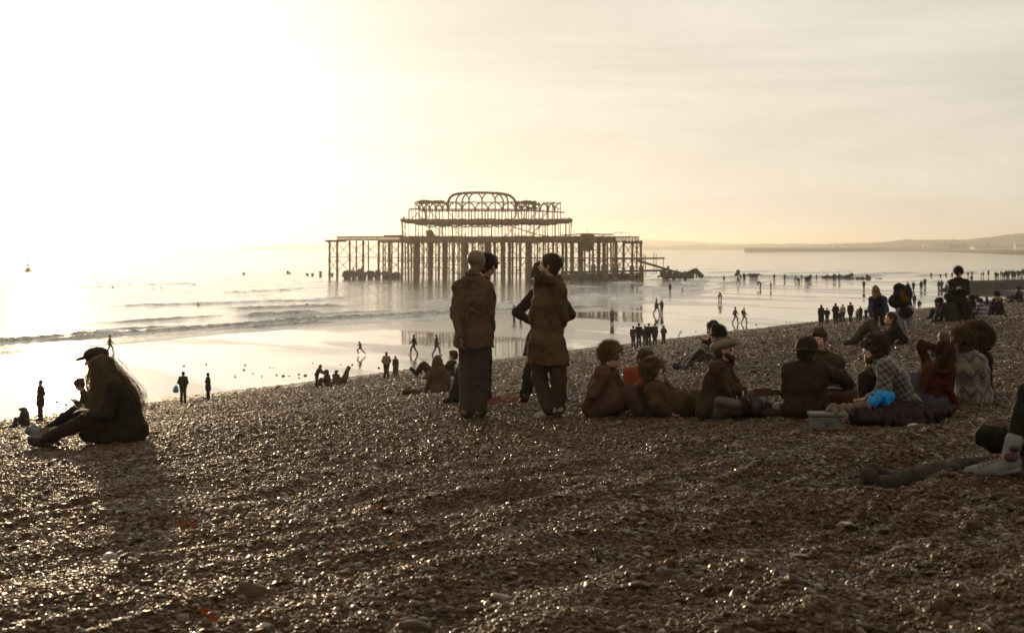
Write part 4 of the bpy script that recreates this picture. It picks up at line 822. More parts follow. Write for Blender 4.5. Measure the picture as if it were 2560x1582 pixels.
# pair lounging behind the flat cap
q_ = hit(1740, 924); D2 = q_.y
J = JJ(D2, (-0.9, 0.3, 0), (-0.92, 0.2, 0), hd=(1792, 836), nk=(1806, 856), ch=(1818, 878), pv=(1806, 908), ls=(1806, 864, -.16), rs=(1812, 862, .16), le=(1818, 895, -.2), lw=(1800, 908, -.15), re=(1822, 892, .2), rw=(1830, 910, .2), lk=(1752, 880, -.1), la=(1708, 916, -.1), lt=(1686, 912, -.1), rk=(1760, 872, .14), ra=(1722, 905, .14), rt=(1700, 908, .14))
figure('person', 'person in striped tracksuit trousers lounging behind the man in the flat cap', q_, J, top=(0.02, 0.014, 0.01), hair='curly', hairc=(0.03, 0.018, 0.01), legmat=pattern_cloth('side_stripe', (0.03, 0.018, 0.012), (0.25, 0.2, 0.16)), seed=16, h=0.013, g=0.03)
D2 = q_.y + 2.5
J = JJ(D2, (-0.8, -0.2, -0.3), (-0.9, 0.0, 0), hd=(1782, 822), nk=(1798, 838), ch=(1806, 860), pv=(1808, 895), ls=(1790, 846, -.16), rs=(1796, 846, .16), le=(1775, 860, -.2), lw=(1758, 858, -.2), re=(1780, 862, .2), rw=(1765, 866, .2), lk=(1775, 878, -.1), la=(1760, 898, -.1), lt=(1745, 900, -.1), rk=(1780, 876, .14), ra=(1768, 898, .14), rt=(1752, 900, .14))
figure('person', 'person in a broad dark hat leaning over behind the tracksuit trousers', hit(1800, 900), J, top=(0.018, 0.014, 0.010), hair='short', hat=hat_beanie, hatc=(0.015, 0.011, 0.008), seed=17, h=0.014, sc=1.15, g=0.035)

# ================================================================== group sitting at the right
q_ = hit(2015, 1043); D = q_.y
J = JJ(D, (0.5, 0.85, -0.05), (0.25, 0.97, 0), hd=(2016, 882), nk=(2016, 916), ch=(2012, 962), pv=(2010, 1020), ls=(1976, 932, 0), rs=(2058, 930, 0), le=(1968, 988, .08), lw=(1975, 998, .32), re=(2104, 944, .12), rw=(2130, 972, .28),
       lk=(1975, 1018, .38), la=(2020, 1036, .5), lt=(2045, 1040, .52), rk=(2068, 1012, .42), ra=(2030, 1036, .5), rt=(2010, 1040, .5), rh=(.3, .2, -.9))
figure('person', 'man in a bowler hat and dark coat playing guitar with his back to us', q_, J, top=(0.030, 0.022, 0.014), hair='short', hat=hat_bowler, hatc=(0.018, 0.012, 0.008), g=0.04, coat=0.3, seed=18, fat=0.89, h=0.011)
# guitar
gb = P(2118, 992, D + .22); groot = empty('guitar', gb, 'reddish brown acoustic guitar on the lap of the man in the bowler hat', 'guitar')
wood = plain('varnished_wood', (0.06, 0.018, 0.010), 0.3, scale=8)
soft('body', [ell_((0.06, 0, 0), (.175, .05, .115)), ell_((-.15, 0.0, .01), (.135, .05, .092))], wood, groot, 0.009, 0)
nk_ = MB().bar((-.24, -.03, .02), (-.78, -.02, .055), .03, .055).build('neck', wood, groot, loc=(0, 0, 0)); MB().bar((-.76, -.02, .055), (-.93, -.01, .045), .02, .085).build('headstock', wood, nk_, loc=(0, 0, 0))
q2 = hit(2058, 990); D2 = D + 2.0
J = JJ(D2, (-0.12, -0.98, -0.1), (0.1, -0.99, 0), hd=(2046, 850), nk=(2052, 886, .05), ch=(2054, 930, .05), pv=(2056, 984, .08), rs=(2014, 908), ls=(2092, 908), re=(2002, 952, -.05), rw=(2026, 978, -.25), le=(2106, 955, -.05), lw=(2082, 980, -.25), rk=(2010, 965, -.35), ra=(2035, 990, -.45), rt=(2030, 995, -.6), lk=(2098, 965, -.35), la=(2072, 990, -.45), lt=(2076, 995, -.6))
r_ = figure('person', 'young man with a heavy fringe facing us behind the guitar player', P(2056, 1000, D2), J, top=(0.045, 0.034, 0.018), legs=(0.03, 0.02, 0.014), hair='short', hairc=(0.035, 0.018, 0.008), g=0.028, seed=19, frizz=500, skinc=(0.34, 0.18, 0.12))
q_ = hit(2230, 1050); D2 = q_.y
J = JJ(D2, (-0.95, -0.25, -0.05), (-0.93, -0.1, 0), hd=(2184, 876), nk=(2208, 908), ch=(2234, 948), pv=(2262, 1016), ls=(2214, 922, -.18), rs=(2222, 916, .18), le=(2208, 982, -.24), lw=(2172, 996, -.22), re=(2196, 975, .2), rw=(2172, 928, .12),
       lk=(2170, 1024, -.2), la=(2100, 1046, -.28), lt=(2070, 1040, -.3), rk=(2166, 945, .15), ra=(2162, 1024, .2), rt=(2136, 1032, .2), rh=(.0, -.1, 1))
figure('person', 'man in a checked shirt with shaggy hair leaning forward, hand at his chin', q_, J, legs=(0.022, 0.018, 0.018), hair='curly', hairc=(0.05, 0.025, 0.01), topmat=pattern_cloth('plaid', (0.045, 0.03, 0.022), (0.17, 0.14, 0.115)), topname='shirt', g=0.03, seed=20, beard=True, frizz=900, fat=0.83, skinc=(0.36, 0.19, 0.12))
b0 = hit(2200, 1060); Dg = D2 - .42
blue = cloth((0.0, 0.22, 0.95), 0.6, 0.1, var=0.25)
b1 = P(2200, 1016, Dg); soft_thing('blue_bag', 'crumpled bright blue plastic bag on the lap of the man in the checked shirt', 'bag', b1, [ell_(P(2188, 1000, Dg), (.075, .06, .052), [unit((1, 0, .5)), vec((0, 1, 0)), unit((-.5, 0, 1))]), ell_(P(2213, 992, Dg), (.085, .06, .050)), ell_(P(2218, 1006, Dg), (.055, .05, .038)), ell_(P(2176, 1008, Dg), (.03, .05, .022)), ell_(P(2195, 984, Dg + .02), (.045, .05, .018))], plain('plastic_bag', (0.02, 0.36, 0.72), 0.35, trans=0.6, var=0.3), 0.007, 0.022, 1.7)
soft_thing('picnic_blanket', 'dark folded blanket on the shingle before the man in the checked shirt', 'blanket', P(2230, 1062, D2 - .5), [ell_(P(2175, 1044, D2 - .45), (.20, .22, .085)), ell_(P(2235, 1038, D2 - .4), (.26, .2, .10)), ell_(P(2300, 1030, D2 - .3), (.22, .2, .07)), ell_(P(2205, 1030, D2 - .3), (.2, .14, .10)), ell_(P(2262, 1052, D2 - .5), (.2, .14, .035)), ell_(P(2345, 1024, D2 - .2), (.14, .14, .045))], cloth((0.025, 0.018, 0.018)), 0.012, 0.05, 1.2)
soft_thing('pale_jacket', 'crumpled beige jacket spilling over the white box', 'clothing', P(2100, 1046, D2 - .6), [cap_(P(2066, 1024, D2 - .74), P(2118, 1020, D2 - .6), .030, .045), cap_(P(2090, 1028, D2 - .78), P(2116, 1054, D2 - .80), .040, .03), ell_(P(2104, 1040, D2 - .8), (.07, .05, .06)), cap_(P(2120, 1018, D2 - .5), P(2166, 1014, D2 - .45), .035)], cloth((0.13, 0.10, 0.085), var=0.25), 0.010, 0.03, 1.4)
bx = P(2063, 1072, D2 - .75); bxr = empty('cool_box', bx, 'small pale box with a raised lid and dark label standing on the shingle', 'box')
pm = plain('box_plastic', (0.085, 0.078, 0.058), 0.6)
bo = MB().box((-.13, -.09, -.02), (.16, .09, .115)).build('body', pm, bxr, loc=(0, 0, 0)); ld = MB().box((-.145, -.10, .116), (.175, .10, .150)).build('lid', pm, bxr, loc=(0, 0, 0))
for o_ in (bo, ld): bv = o_.modifiers.new('b', 'BEVEL'); bv.width = .012; bv.segments = 3
MB().box((-.02, -.097, .035), (.045, -.093, .075)).build('label', plain('print', (0.03, 0.05, 0.03), 0.6), bxr, loc=(0, 0, 0))
q_ = hit(2345, 1020); D2 = q_.y
J = JJ(D2, (-0.2, 0.97, -0.05), (-0.25, 0.96, 0), hd=(2356, 890), nk=(2348, 922), ch=(2342, 958), pv=(2338, 1004), ls=(2320, 922, 0), rs=(2374, 930, 0), le=(2302, 862, .0), lw=(2338, 868, -.02), re=(2374, 974, -.06), rw=(2390, 1012, -.08),
       lk=(2290, 950, .35), la=(2282, 1000, .55), lt=(2270, 1004, .65), rk=(2318, 960, .42), ra=(2308, 1000, .6), rt=(2300, 1004, .7), lh=(.9, 0, .2), rh=(.3, -.2, -.9))
r_ = figure('person', 'woman in a dark red top with one arm raised behind her head', q_, J, top=(0.045, 0.010, 0.009), legs=(0.035, 0.038, 0.052), hair='curly', hairc=(0.05, 0.022, 0.010), g=0.012, seed=21, h=0.011, long=long_hair(w=0.03, down=.02), frizz=900, sc=.92)
hb2 = vec(q_); W_ = lambda x, y, dd: vec(P(x, y, D2 + dd)) - hb2
locks(child(r_, 'hair'), [[W_(2376, 880, -.08), W_(2384, 895, -.1), W_(2378, 908, -.1), W_(2376, 925, -.1)], [W_(2330, 905, -.1), W_(2318, 925, -.12), W_(2305, 950, -.1), W_(2298, 985, -.1)]], hairm((0.12, 0.045, 0.015)), 110, .06)
q_ = hit(2430, 1008); D2 = q_.y
J = JJ(D2, (-0.75, 0.65, -0.05), (-0.6, 0.8, 0), hd=(2402, 856), nk=(2416, 888), ch=(2426, 930), pv=(2436, 988), ls=(2394, 908, .08), rs=(2444, 910, -.08), le=(2388, 955, .12), lw=(2385, 985, .3), re=(2456, 960, -.05), rw=(2430, 985, .2), lk=(2385, 975, .38), la=(2375, 1000, .5), lt=(2365, 1004, .6), rk=(2430, 970, .45), ra=(2425, 1000, .6), rt=(2420, 1004, .7))
figure('person', 'woman wrapped in a cream patterned jumper with a wavy dark bob', q_, J, legs=(0.02, 0.017, 0.015), hair='curly', hairc=(0.06, 0.03, 0.012), topmat=pattern_cloth('zig', (0.17, 0.125, 0.085), (0.055, 0.042, 0.034)), topname='jumper', g=0.045, seed=22, fat=0.89, coat=0.15, frizz=900)
D2 += 0.75
J = JJ(D2, (-0.9, 0.4, 0), (-0.8, 0.6, 0), hd=(2436, 852), nk=(2444, 884), ch=(2446, 928), pv=(2448, 980), ls=(2428, 900, .0), rs=(2462, 900, 0), le=(2425, 945, .12), lw=(2415, 970, .3), re=(2466, 945, 0), rw=(2450, 975, .2), lk=(2415, 960, .38), la=(2410, 990, .5), lt=(2400, 994, .6), rk=(2445, 960, .45), ra=(2445, 990, .6), rt=(2440, 994, .7))
figure('person', 'person with a big round frizz of curls sitting behind the patterned jumper', P(2448, 995, D2), J, top=(0.02, 0.015, 0.012), hair='afro', hairc=(0.05, 0.025, 0.012), seed=23, frizz=2200, h=0.013)
D2 += 0.3
J = JJ(D2, (-0.9, 0.2, 0), (-0.8, 0.6, 0), hd=(2366, 856), nk=(2372, 884), ch=(2376, 925), pv=(2380, 975), ls=(2360, 897, .0), rs=(2390, 897, 0), le=(2358, 945, .12), lw=(2350, 965, .3), re=(2394, 945, 0), rw=(2380, 970, .2), lk=(2345, 955, .38), la=(2345, 985, .5), lt=(2335, 990, .6), rk=(2375, 955, .45), ra=(2375, 985, .6), rt=(2370, 990, .7))
figure('person', 'partly hidden person with tied up hair between the red top and the patterned jumper', P(2380, 990, D2), J, top=(0.02, 0.015, 0.012), hair='bun', hairc=(0.10, 0.05, 0.02), seed=24, h=0.014, sc=.9)

# ================================================================== legs reaching in at the right edge
q_ = hit(2230, 1236); Dl = q_.y
J = JJ(Dl, (-0.5, 0.3, 0.4), (-0.9, 0.15, 0.3), hd=(2830, 1080, 1.35), nk=(2790, 1120, 1.3), ch=(2720, 1145, 1.2), pv=(2640, 1165, 1.2), ls=(2770, 1145, 1.1), rs=(2780, 1120, 1.5), le=(2800, 1180, 1.1), lw=(2760, 1185, 1.0), re=(2800, 1170, 1.6), rw=(2760, 1170, 1.6),
       lk=(2405, 1170, .45), la=(2190, 1214, -.02), lt=(2175, 1192, -.06), rk=(2450, 1166, .75), ra=(2215, 1200, .3), rt=(2205, 1190, .3))
figure('person', 'person lying down whose dark boots and stretched legs reach in at the edge', q_, J, top=(0.03, 0.022, 0.016), legs=(0.035, 0.034, 0.022), shoes=(0.02, 0.012, 0.009), seed=25, boots=0.10, gl=0.006, fg=.026, shoecut=(P(2147, 1200, Dl), (-1, 0, -.12)), h=0.010)
q_ = hit(2520, 1200); Dm = q_.y
J = JJ(Dm, (-0.8, 0.3, 0), (-0.9, 0.1, 0), hd=(2740, 900, .2), nk=(2730, 950, .2), ch=(2750, 1040, .15), pv=(2770, 1150, .1), ls=(2730, 970, .0), rs=(2735, 970, .35), le=(2690, 1050, -.1), lw=(2620, 1060, -.0), re=(2690, 1050, .4), rw=(2620, 1060, .3),
       lk=(2572, 985, .02), la=(2520, 1150, -.05), lt=(2424, 1181, -.08), rk=(2462, 1090, .35), ra=(2552, 1140, .42), rt=(2490, 1168, .40))
r_ = figure('person', 'person in dark green trousers and a pale high sneaker sitting at the edge', q_, J, top=(0.02, 0.02, 0.012), legs=(0.010, 0.013, 0.006), shoes=(0.125, 0.115, 0.11), seed=26, gl=0.006, flare=0.0, boots=0.30, sc=1.1, legto=.72, h=0.010)

sh_ = [o for o in r_.children if o.name.startswith('boot')][0]; LA, LT = vec(P(2520, 1150, Dm - .05)), vec(P(2424, 1181, Dm - .08)); rb = vec(q_); dd_ = unit(LT - LA)
soft('sole', [cap_(LA - dd_ * .06 + vec((0, 0, -.075)) - rb, LT + vec((0, 0, -.035)) - rb, .030, .026, 0, .02, ((0., 1., 0.), .55))], plain('rubber', (0.10, 0.085, 0.08), .7), sh_, .008, 0)
mb = MB()
for k in range(6): c_ = LA * (.75 - .11 * k) + LT * (.25 + .11 * k) - rb + vec((0, 0, .052 - .004 * k)); mb.tube([tuple(c_ + vec((0, -.05, -.012))), tuple(c_ + vec((0.004, 0, .008))), tuple(c_ + vec((0, .05, -.012)))], .005, 5)
mesh_obj('lace', mb.V, mb.F, plain('lace', (0.12, 0.03, 0.03), .8), sh_)
soft('lining', [ell_(LA + vec((.0, -.055, .03)) - rb, (.045, .02, .03)), ell_(LA + vec((.02, -.05, .085)) - rb, (.035, .022, .02))], plain('lining', (0.045, 0.014, 0.013), .8), sh_, .008, .01)
# ------------------------------------------------------------------ ruined pier standing in the sea
iron = plain('rusty_iron', (0.13, 0.072, 0.030), 0.8, spec=0.25, var=0.5, scale=0.8)
conc = plain('weathered_concrete', (0.09, 0.065, 0.045), 0.9, spec=0.2, var=0.4, scale=0.6)
DR = 400.0
def PX(px, Y=DR): return (px - 1280) / FPX * DR if Y is None else (px - 1280) / FPX * Y
def PZ_(py): return CAMZ + (620 - py) / FPX * DR
rg = random.Random(11)
pier = empty('ruined_pier', (PX(1220), 405, 0), 'rusting skeleton of a burnt out pier with an arched pavilion frame', 'pier')
def pt(px, py, Y=DR): return Vector((PX(px, Y), Y, CAMZ + (620 - py) / FPX * Y))
def part(mb, name, m=None, smooth=False, par=None): return mb.build(name, m or iron, par or pier, smooth)
def column(px, Y, r, ztop, sheath=0.0):
    mb = MB(); x = PX(px, Y); j = rg.uniform(-.15, .15)
    mb.tube([(x + j, Y, -1.5), (x + j * .5, Y, 4.2), (x, Y, ztop)], r, 8)
    for z in (1.2, 4.9, 5.3, ztop - .5): mb.tube([(x + j * .5, Y, z - .12), (x + j * .5, Y, z + .12)], r * 1.5, 8)
    if sheath: mb.tube([(x + j, Y, -1.5), (x + j, Y, sheath)], r + .35, 10)
    part(mb, 'column')
    return x
zt = PZ_(606)
wing_l = [(824, 394, .30), (843, 388, .32), (874, 392, .28), (891, 404, .22), (908, 390, .30), (921, 410, .2), (947, 392, .32), (958, 412, .22), (963, 420, .2), (973, 390, .42), (980, 414, .22), (996, 402, .22), (1006, 390, .34), (1013, 416, .22)]
for px, Y, r in wing_l: column(px, Y, r, PZ_(602))
for i, px in enumerate([1022, 1038, 1056, 1074, 1090, 1108, 1125, 1143, 1160, 1178, 1197, 1216, 1234, 1253, 1272, 1292, 1318, 1338, 1360, 1384, 1403]):
    thick = i in (1, 3, 5, 8, 11, 13, 16)
    for j in range(3 if not thick else 4):
        Y = 389 + 12 * j + rg.uniform(-1.5, 1.5); column(px + j * (2.6 if thick else 5.0) + rg.uniform(-2, 2), Y, rg.uniform(.28, .44) if thick else rg.choice((.12, .17, .22, .3)), zt)
wing_r = [(1416, 392, .3), (1430, 389, .55), (1451, 392, .75), (1462, 410, .25), (1474, 400, .25), (1482, 390, .3, 4), (1497, 392, .5), (1510, 389, .5, 4), (1518, 414, .25), (1527, 400, .25), (1533, 410, .22), (1540, 389, .45, 4), (1559, 392, .34), (1581, 388, .30, 3.6), (1592, 396, .22), (1602, 388, .30, 3.6)]
for a in wing_r: column(a[0], a[1], a[2], PZ_(601), a[3] if len(a) > 3 else 0)
# bracing between the columns
mb = MB()
def xbrace(p0, p1, y0, y1, Y, r=.085): mb.bar(pt(p0, y0, Y), pt(p1, y1, Y), r * 2); mb.bar(pt(p0, y1, Y), pt(p1, y0, Y), r * 2)
cs = [824, 843, 874, 908, 947, 973, 1006, 1022, 1038, 1056, 1074, 1090, 1108, 1125, 1143, 1160, 1178, 1197, 1216, 1234, 1253, 1272, 1292, 1318, 1338, 1360, 1384, 1403, 1430, 1451, 1482, 1510, 1540, 1559, 1581, 1602]
for a, b_ in zip(cs, cs[1:]):
    for Y in (390, 402, 414):
        if rg.random() < .62: xbrace(a, b_, 606, 643, Y)
        if rg.random() < .55: xbrace(a, b_, 645, 680, Y)
for Y in (390, 403, 415): mb.bar(pt(827, 643, Y), pt(1006 + (Y - 390), 644, Y), .22); mb.bar(pt(1006, 644, Y), pt(1605, 645 + (Y - 390) * .02, Y), .28)
for k in range(60):
    a = rg.uniform(1000, 1560); Y = rg.uniform(388, 425); y_ = rg.choice((625, 660, 668, 676, 683)) + rg.uniform(-2, 2); mb.bar(pt(a, y_, Y), pt(a + rg.uniform(10, 45), y_ + rg.uniform(-2, 2), Y), rg.uniform(.08, .2))
part(mb, 'bracing')
# main deck
mb = MB(); x = 1008
while x < 1530:
    w = rg.uniform(4, 12); x2 = min(x + w, 1531); mb.box((PX(x), 387 + rg.uniform(0, .8), PZ_(606.5 + rg.uniform(-.8, 1.8))), (PX(x2), 431, PZ_(591.5 + rg.uniform(-1.3, .6) - (2 if x > 1440 and x < 1475 else 0)))); x = x2 + .02
part(mb, 'deck')
def lattice(x0, x1, ya, yb, Y, name='lattice_girder', ya1=None, yb1=None, step=7.0, t_=.16, chord=.30):
    ya1 = ya if ya1 is None else ya1; yb1 = yb if yb1 is None else yb1; m2 = MB(); n_ = max(2, int(abs(x1 - x0) / step))
    m2.bar(pt(x0, ya, Y), pt(x1, ya1, Y), chord); m2.bar(pt(x0, yb, Y), pt(x1, yb1, Y), chord)
    for i in range(n_):
        u, v = i / n_, (i + 1) / n_; xa, xb = x0 + (x1 - x0) * u, x0 + (x1 - x0) * v; ta, tb = ya + (ya1 - ya) * u, ya + (ya1 - ya) * v; ba_, bb_ = yb + (yb1 - yb) * u, yb + (yb1 - yb) * v
        m2.bar(pt(xa, ta, Y), pt(xb, bb_, Y), t_); m2.bar(pt(xa, ba_, Y), pt(xb, tb, Y), t_); m2.bar(pt(xa, ta, Y), pt(xa, ba_, Y), t_ * 1.3)
    m2.bar(pt(x1, ya1, Y), pt(x1, yb1, Y), t_ * 1.3); return part(m2, name)
for Y in (388, 402, 416): lattice(843, 1012, 592, 600.5, Y)
lattice(814, 866, 601, 604, 390, step=5); lattice(814, 845, 601, 604, 404, step=5)
lattice(950, 1000, 601, 606, 392, step=6); lattice(950, 1000, 601, 606, 408, step=6)
for Y in (388, 402): lattice(1475, 1597, 593 + (Y - 388) * .05, 605, Y, ya1=592.5, yb1=604, step=8)
lattice(1560, 1606, 605, 608, 389, step=8); lattice(1560, 1604, 605, 608, 400, step=8)
mb = MB()
for k in range(26):
    a = 843 + k * 6.6 + rg.uniform(-1, 1); mb.bar(pt(a, 592, 388), pt(a + rg.uniform(-2, 2), 592 - rg.uniform(1, 4), 388), .12)
mb.bar(pt(828, 588, 392), pt(843, 594, 392), .1); mb.bar(pt(960, 589.5, 390), pt(1008, 589, 392), .4)
for k in range(40):
    a = 1470 + k * 3.2; mb.bar(pt(a, 593, 389), pt(a + rg.uniform(-1, 3), 592 - rg.uniform(0, 3), 389), .16)
mb.bar(pt(1405, 588.5, 391), pt(1450, 585, 391), .3); mb.bar(pt(1450, 585, 391), pt(1532, 586.5, 391), .36); mb.bar(pt(1532, 586.5, 391), pt(1542, 580, 391), .16); mb.bar(pt(1540, 581, 391), pt(1568, 582, 391), .1)
mb.bar(pt(1468, 586, 391), pt(1468, 573, 391), .12); mb.bar(pt(1555, 590, 391), pt(1551, 578, 391), .1); mb.bar(pt(1574, 590, 391), pt(1573, 580, 391), .08); mb.bar(pt(1432, 585, 391), pt(1434, 578, 391), .1)
part(mb, 'broken_railing')
MB_ = MB(); 
for k in range(6): MB_.box((PX(1448 + k * 4.6), 388.2 + .1 * k, PZ_(628 + rg.uniform(-2, 3))), (PX(1452.6 + k * 4.6), 392 + .1 * k, PZ_(584.5)))
part(MB_, 'hanging_panel')
m2 = MB().add([pt(1065, 577, 396), pt(1079, 574, 396), pt(1088, 592, 396), pt(1066, 592, 396), pt(1066, 577, 402), pt(1080, 574, 402), pt(1090, 592, 402), pt(1067, 592, 402)], [(0, 1, 2, 3), (7, 6, 5, 4), (0, 4, 5, 1), (1, 5, 6, 2), (2, 6, 7, 3), (3, 7, 4, 0)]); part(m2, 'hut')
# pavilion, first floor posts
FR, MD, BK = 393.0, 406.0, 422.0
p1 = [1006, 1013, 1022.5, 1039.5, 1046, 1056, 1073.6, 1089.6, 1098, 1106, 1114, 1122, 1131, 1140, 1147, 1155, 1163, 1172, 1180, 1187.6, 1196, 1205, 1213, 1220, 1229, 1237.7, 1246, 1255, 1263, 1270, 1280, 1288, 1297, 1304, 1316, 1325, 1335, 1348, 1357, 1363, 1369, 1381, 1388, 1396, 1401, 1414.6, 1423, 1427.5]
for i, px in enumerate(p1):
    Y = (FR, MD, FR, BK)[i % 4]; m2 = MB().bar(pt(px + rg.uniform(-.4, .4), 594, Y), pt(px, 556, Y), .34 if i % 3 == 0 else .2)
    if i % 4 == 0: m2.add([pt(px - 2.2, 592, Y), pt(px + 2.2, 592, Y), pt(px, 575, Y), pt(px - 2.2, 592, Y + .6), pt(px + 2.2, 592, Y + .6), pt(px, 575, Y + .6)], [(0, 1, 2), (5, 4, 3), (0, 3, 4, 1), (1, 4, 5, 2), (2, 5, 3, 0)])
    part(m2, 'post')
mb = MB()
for a, b_, ya, yb in ((1056, 1078, 592, 560), (1085, 1108, 562, 590), (1108, 1090, 560, 592), (1130, 1150, 562, 592), (1150, 1132, 575, 560), (1262, 1290, 592, 560), (1290, 1262, 592, 562), (1262, 1340, 562, 586), (1340, 1366, 586, 591), (1320, 1350, 592, 562), (1304, 1330, 594, 565), (1330, 1352, 590, 560), (1004, 1011, 562, 590), (1035, 1060, 590, 596)):
    mb.bar(pt(a, ya, FR), pt(b_, yb, FR), .16)
    mb.bar(pt(a + 6, ya, MD), pt(b_ + 4, yb, MD), .12)
for c0, c1 in ((1056, 1100), (1090, 1122), (1118, 1155), (1140, 1187), (1172, 1205), (1187, 1225), (1205, 1240), (1230, 1262)):      # sagging girders below the upper floor
    for dy in (0, 2.2):
        q = [pt(c0 + (c1 - c0) * k / 10, 559 + dy + 7.5 * math.sin(math.pi * k / 10), FR + .3) for k in range(11)]; mb.tube(q, .11, 5)
part(mb, 'sagging_bracing')
mb = MB(); x = 1006
while x < 1428:
    w = rg.uniform(4, 10); x2 = min(x + w, 1428.5); th = 560 + rg.uniform(-1.5, 1.5) + (3 if 1090 < x < 1110 else 0); mb.box((PX(x), FR - .8 + rg.uniform(0, .3), PZ_(th if 1035 < x < 1395 else 556)), (PX(x2), BK + 1, PZ_(549 + rg.uniform(-1.4, .8)))); x = x2 + .02
part(mb, 'upper_deck')
m2 = MB()
for px, y0, y1 in ((1009, 549, 541), (1420, 551, 545), (1424, 549, 544), (1012, 549, 544), (1411, 551, 545)): m2.bar(pt(px, y0, FR), pt(px, y1, FR), .3)
m2.bar(pt(1402, 546, FR), pt(1428, 546, FR), .1); m2.bar(pt(1402, 548, FR), pt(1428, 548, FR), .1)
for px, ln in ((1004, 582), (1012, 575), (1415, 566), (1428, 572)): m2.bar(pt(px, 553, FR), pt(px + 1, ln - 6, FR), .2)
part(m2, 'railing')
# second floor posts, arches and roof beams
p2 = [1030, 1063, 1081, 1098, 1131, 1147, 1163, 1179, 1196, 1213, 1229, 1247, 1263, 1279, 1296, 1311, 1328, 1357, 1394, 1022.5, 1039.5, 1048, 1056, 1066, 1073.6, 1089.6, 1106, 1121, 1140, 1155, 1172, 1187.6, 1205, 1220, 1237.7, 1255, 1270, 1288, 1304, 1316, 1322, 1335, 1339, 1348, 1367, 1370, 1381, 1385, 1401]
for i, px in enumerate(p2):
    topy = 524 if px < 1031 or i < 19 else (505 if (px < 1110 or px > 1280) else 530); Y = (FR, FR, BK)[i % 3]
    part(MB().bar(pt(px, 551, Y), pt(px, topy, Y), .30 if i % 2 else .22), 'post')
mb = MB()
for a, b_, ya, yb in ((1039, 1056, 530, 549), (1040, 1028, 536, 548), (1056, 1072, 524, 549), (1073, 1092, 528, 549), (1121, 1135, 532, 549), (1281, 1296, 548, 528), (1288, 1298, 530, 549), (1325, 1345, 548, 524), (1350, 1368, 548, 528), (1300, 1306, 524, 549), (1090, 1106, 512, 520), (1385, 1398, 516, 524)): mb.bar(pt(a, ya, FR), pt(b_, yb, FR), .14); mb.bar(pt(a + 3, ya, MD), pt(b_ + 3, yb, MD), .12)
part(mb, 'roof_bracing')
def ragged(x0, x1, y, th, Y, name, jit=1.0, s_=5):
    m2 = MB(); x = x0
    while x < x1:
        w = rg.uniform(s_ * .6, s_ * 1.6); x2 = min(x + w, x1); m2.bar(pt(x, y + rg.uniform(-jit, jit), Y), pt(x2 + .3, y + rg.uniform(-jit, jit), Y), th * rg.uniform(.5, 1.2)); x = x2
    return part(m2, name)
ragged(1040, 1110, 505, .9, FR, 'roof_beam', .8); ragged(1042, 1118, 508, .35, FR + .3, 'roof_beam', 1.2); ragged(1110, 1292, 507, .28, FR, 'roof_beam', 2.0, 3); ragged(1110, 1292, 504.5, .15, FR + .3, 'roof_beam', 1.0, 3)
ragged(1290, 1342, 506.5, 1.0, FR, 'roof_beam', 1.0); ragged(1330, 1360, 512, .5, FR, 'roof_beam', 2.0, 3); ragged(1358, 1402, 507, .28, FR, 'roof_beam', 1.6, 3)
lattice(1023, 1052, 521, 524.5, FR, 'balcony_rail', step=4, t_=.08, chord=.14); lattice(1052, 1300, 523, 528, FR, 'balcony_rail', step=5, t_=.1, chord=.22); lattice(1290, 1340, 523, 527, FR, 'balcony_rail', 523, 528, 4, .1, .25); lattice(1340, 1412, 526, 529, FR, 'balcony_rail', 530.5, 532, 6, .07, .14)
ragged(1290, 1345, 518, .5, FR + .2, 'roof_wreckage', 5.0, 4)
arch = [(1119.5, 530), (1120, 510), (1122, 500), (1127, 492), (1135, 487), (1147, 484), (1165, 482.7), (1190, 481.8), (1220, 482.2), (1245, 483.5), (1262, 485.5), (1276, 490), (1284, 497), (1289, 506), (1291, 530)]
for Y, dx in ((FR, 0), (MD, 3), (BK, 6)): part(MB().tube([pt(a, b_, Y) for a, b_ in arch], .36, 6), 'roof_arch')
def topat(x): return float(np.interp(x, [a for a, _ in arch], [b_ for _, b_ in arch]))
for px in (1172.5, 1205, 1237.7):
    m2 = MB().bar(pt(px, 549, FR), pt(px, 496, FR), .36)
    for q in (-1, 1): m2.tube([pt(px, 500, FR), pt(px + q * 1.5, 494, FR), pt(px + q * 5, 489, FR), pt(px + q * 10, topat(px + q * 10), FR)], .2, 5)
    part(m2, 'roof_rib')
for px, q in ((1155, 1), (1140, 1), (1258, -1), (1270, -1)):
    m2 = MB().tube([pt(px, 530, FR), pt(px, 505, FR), pt(px + q * 1.5, 497, FR), pt(px + q * 6, 490, FR), pt(px + q * 15, topat(px + q * 15), FR)], .24, 5); part(m2, 'roof_rib')
for px in (1187.6, 1220, 1155, 1255, 1121, 1288, 1060, 1106, 1335, 1048, 1074, 1090, 1304, 1318, 1350, 1370, 1386):
    m2 = MB()
    for q in (-1, 1): m2.tube([pt(px, 530, FR + .4), pt(px + q * 2, 518, FR + .4), pt(px + q * 6, 511, FR + .4), pt(px + q * 13, 508, FR + .4)], .2, 5)
    part(m2, 'spandrel_rib')
for px in (1150, 1185, 1220, 1255): part(MB().bar(pt(px, topat(px), FR), pt(px + 4, topat(px) + 1, BK), .3), 'roof_purlin')

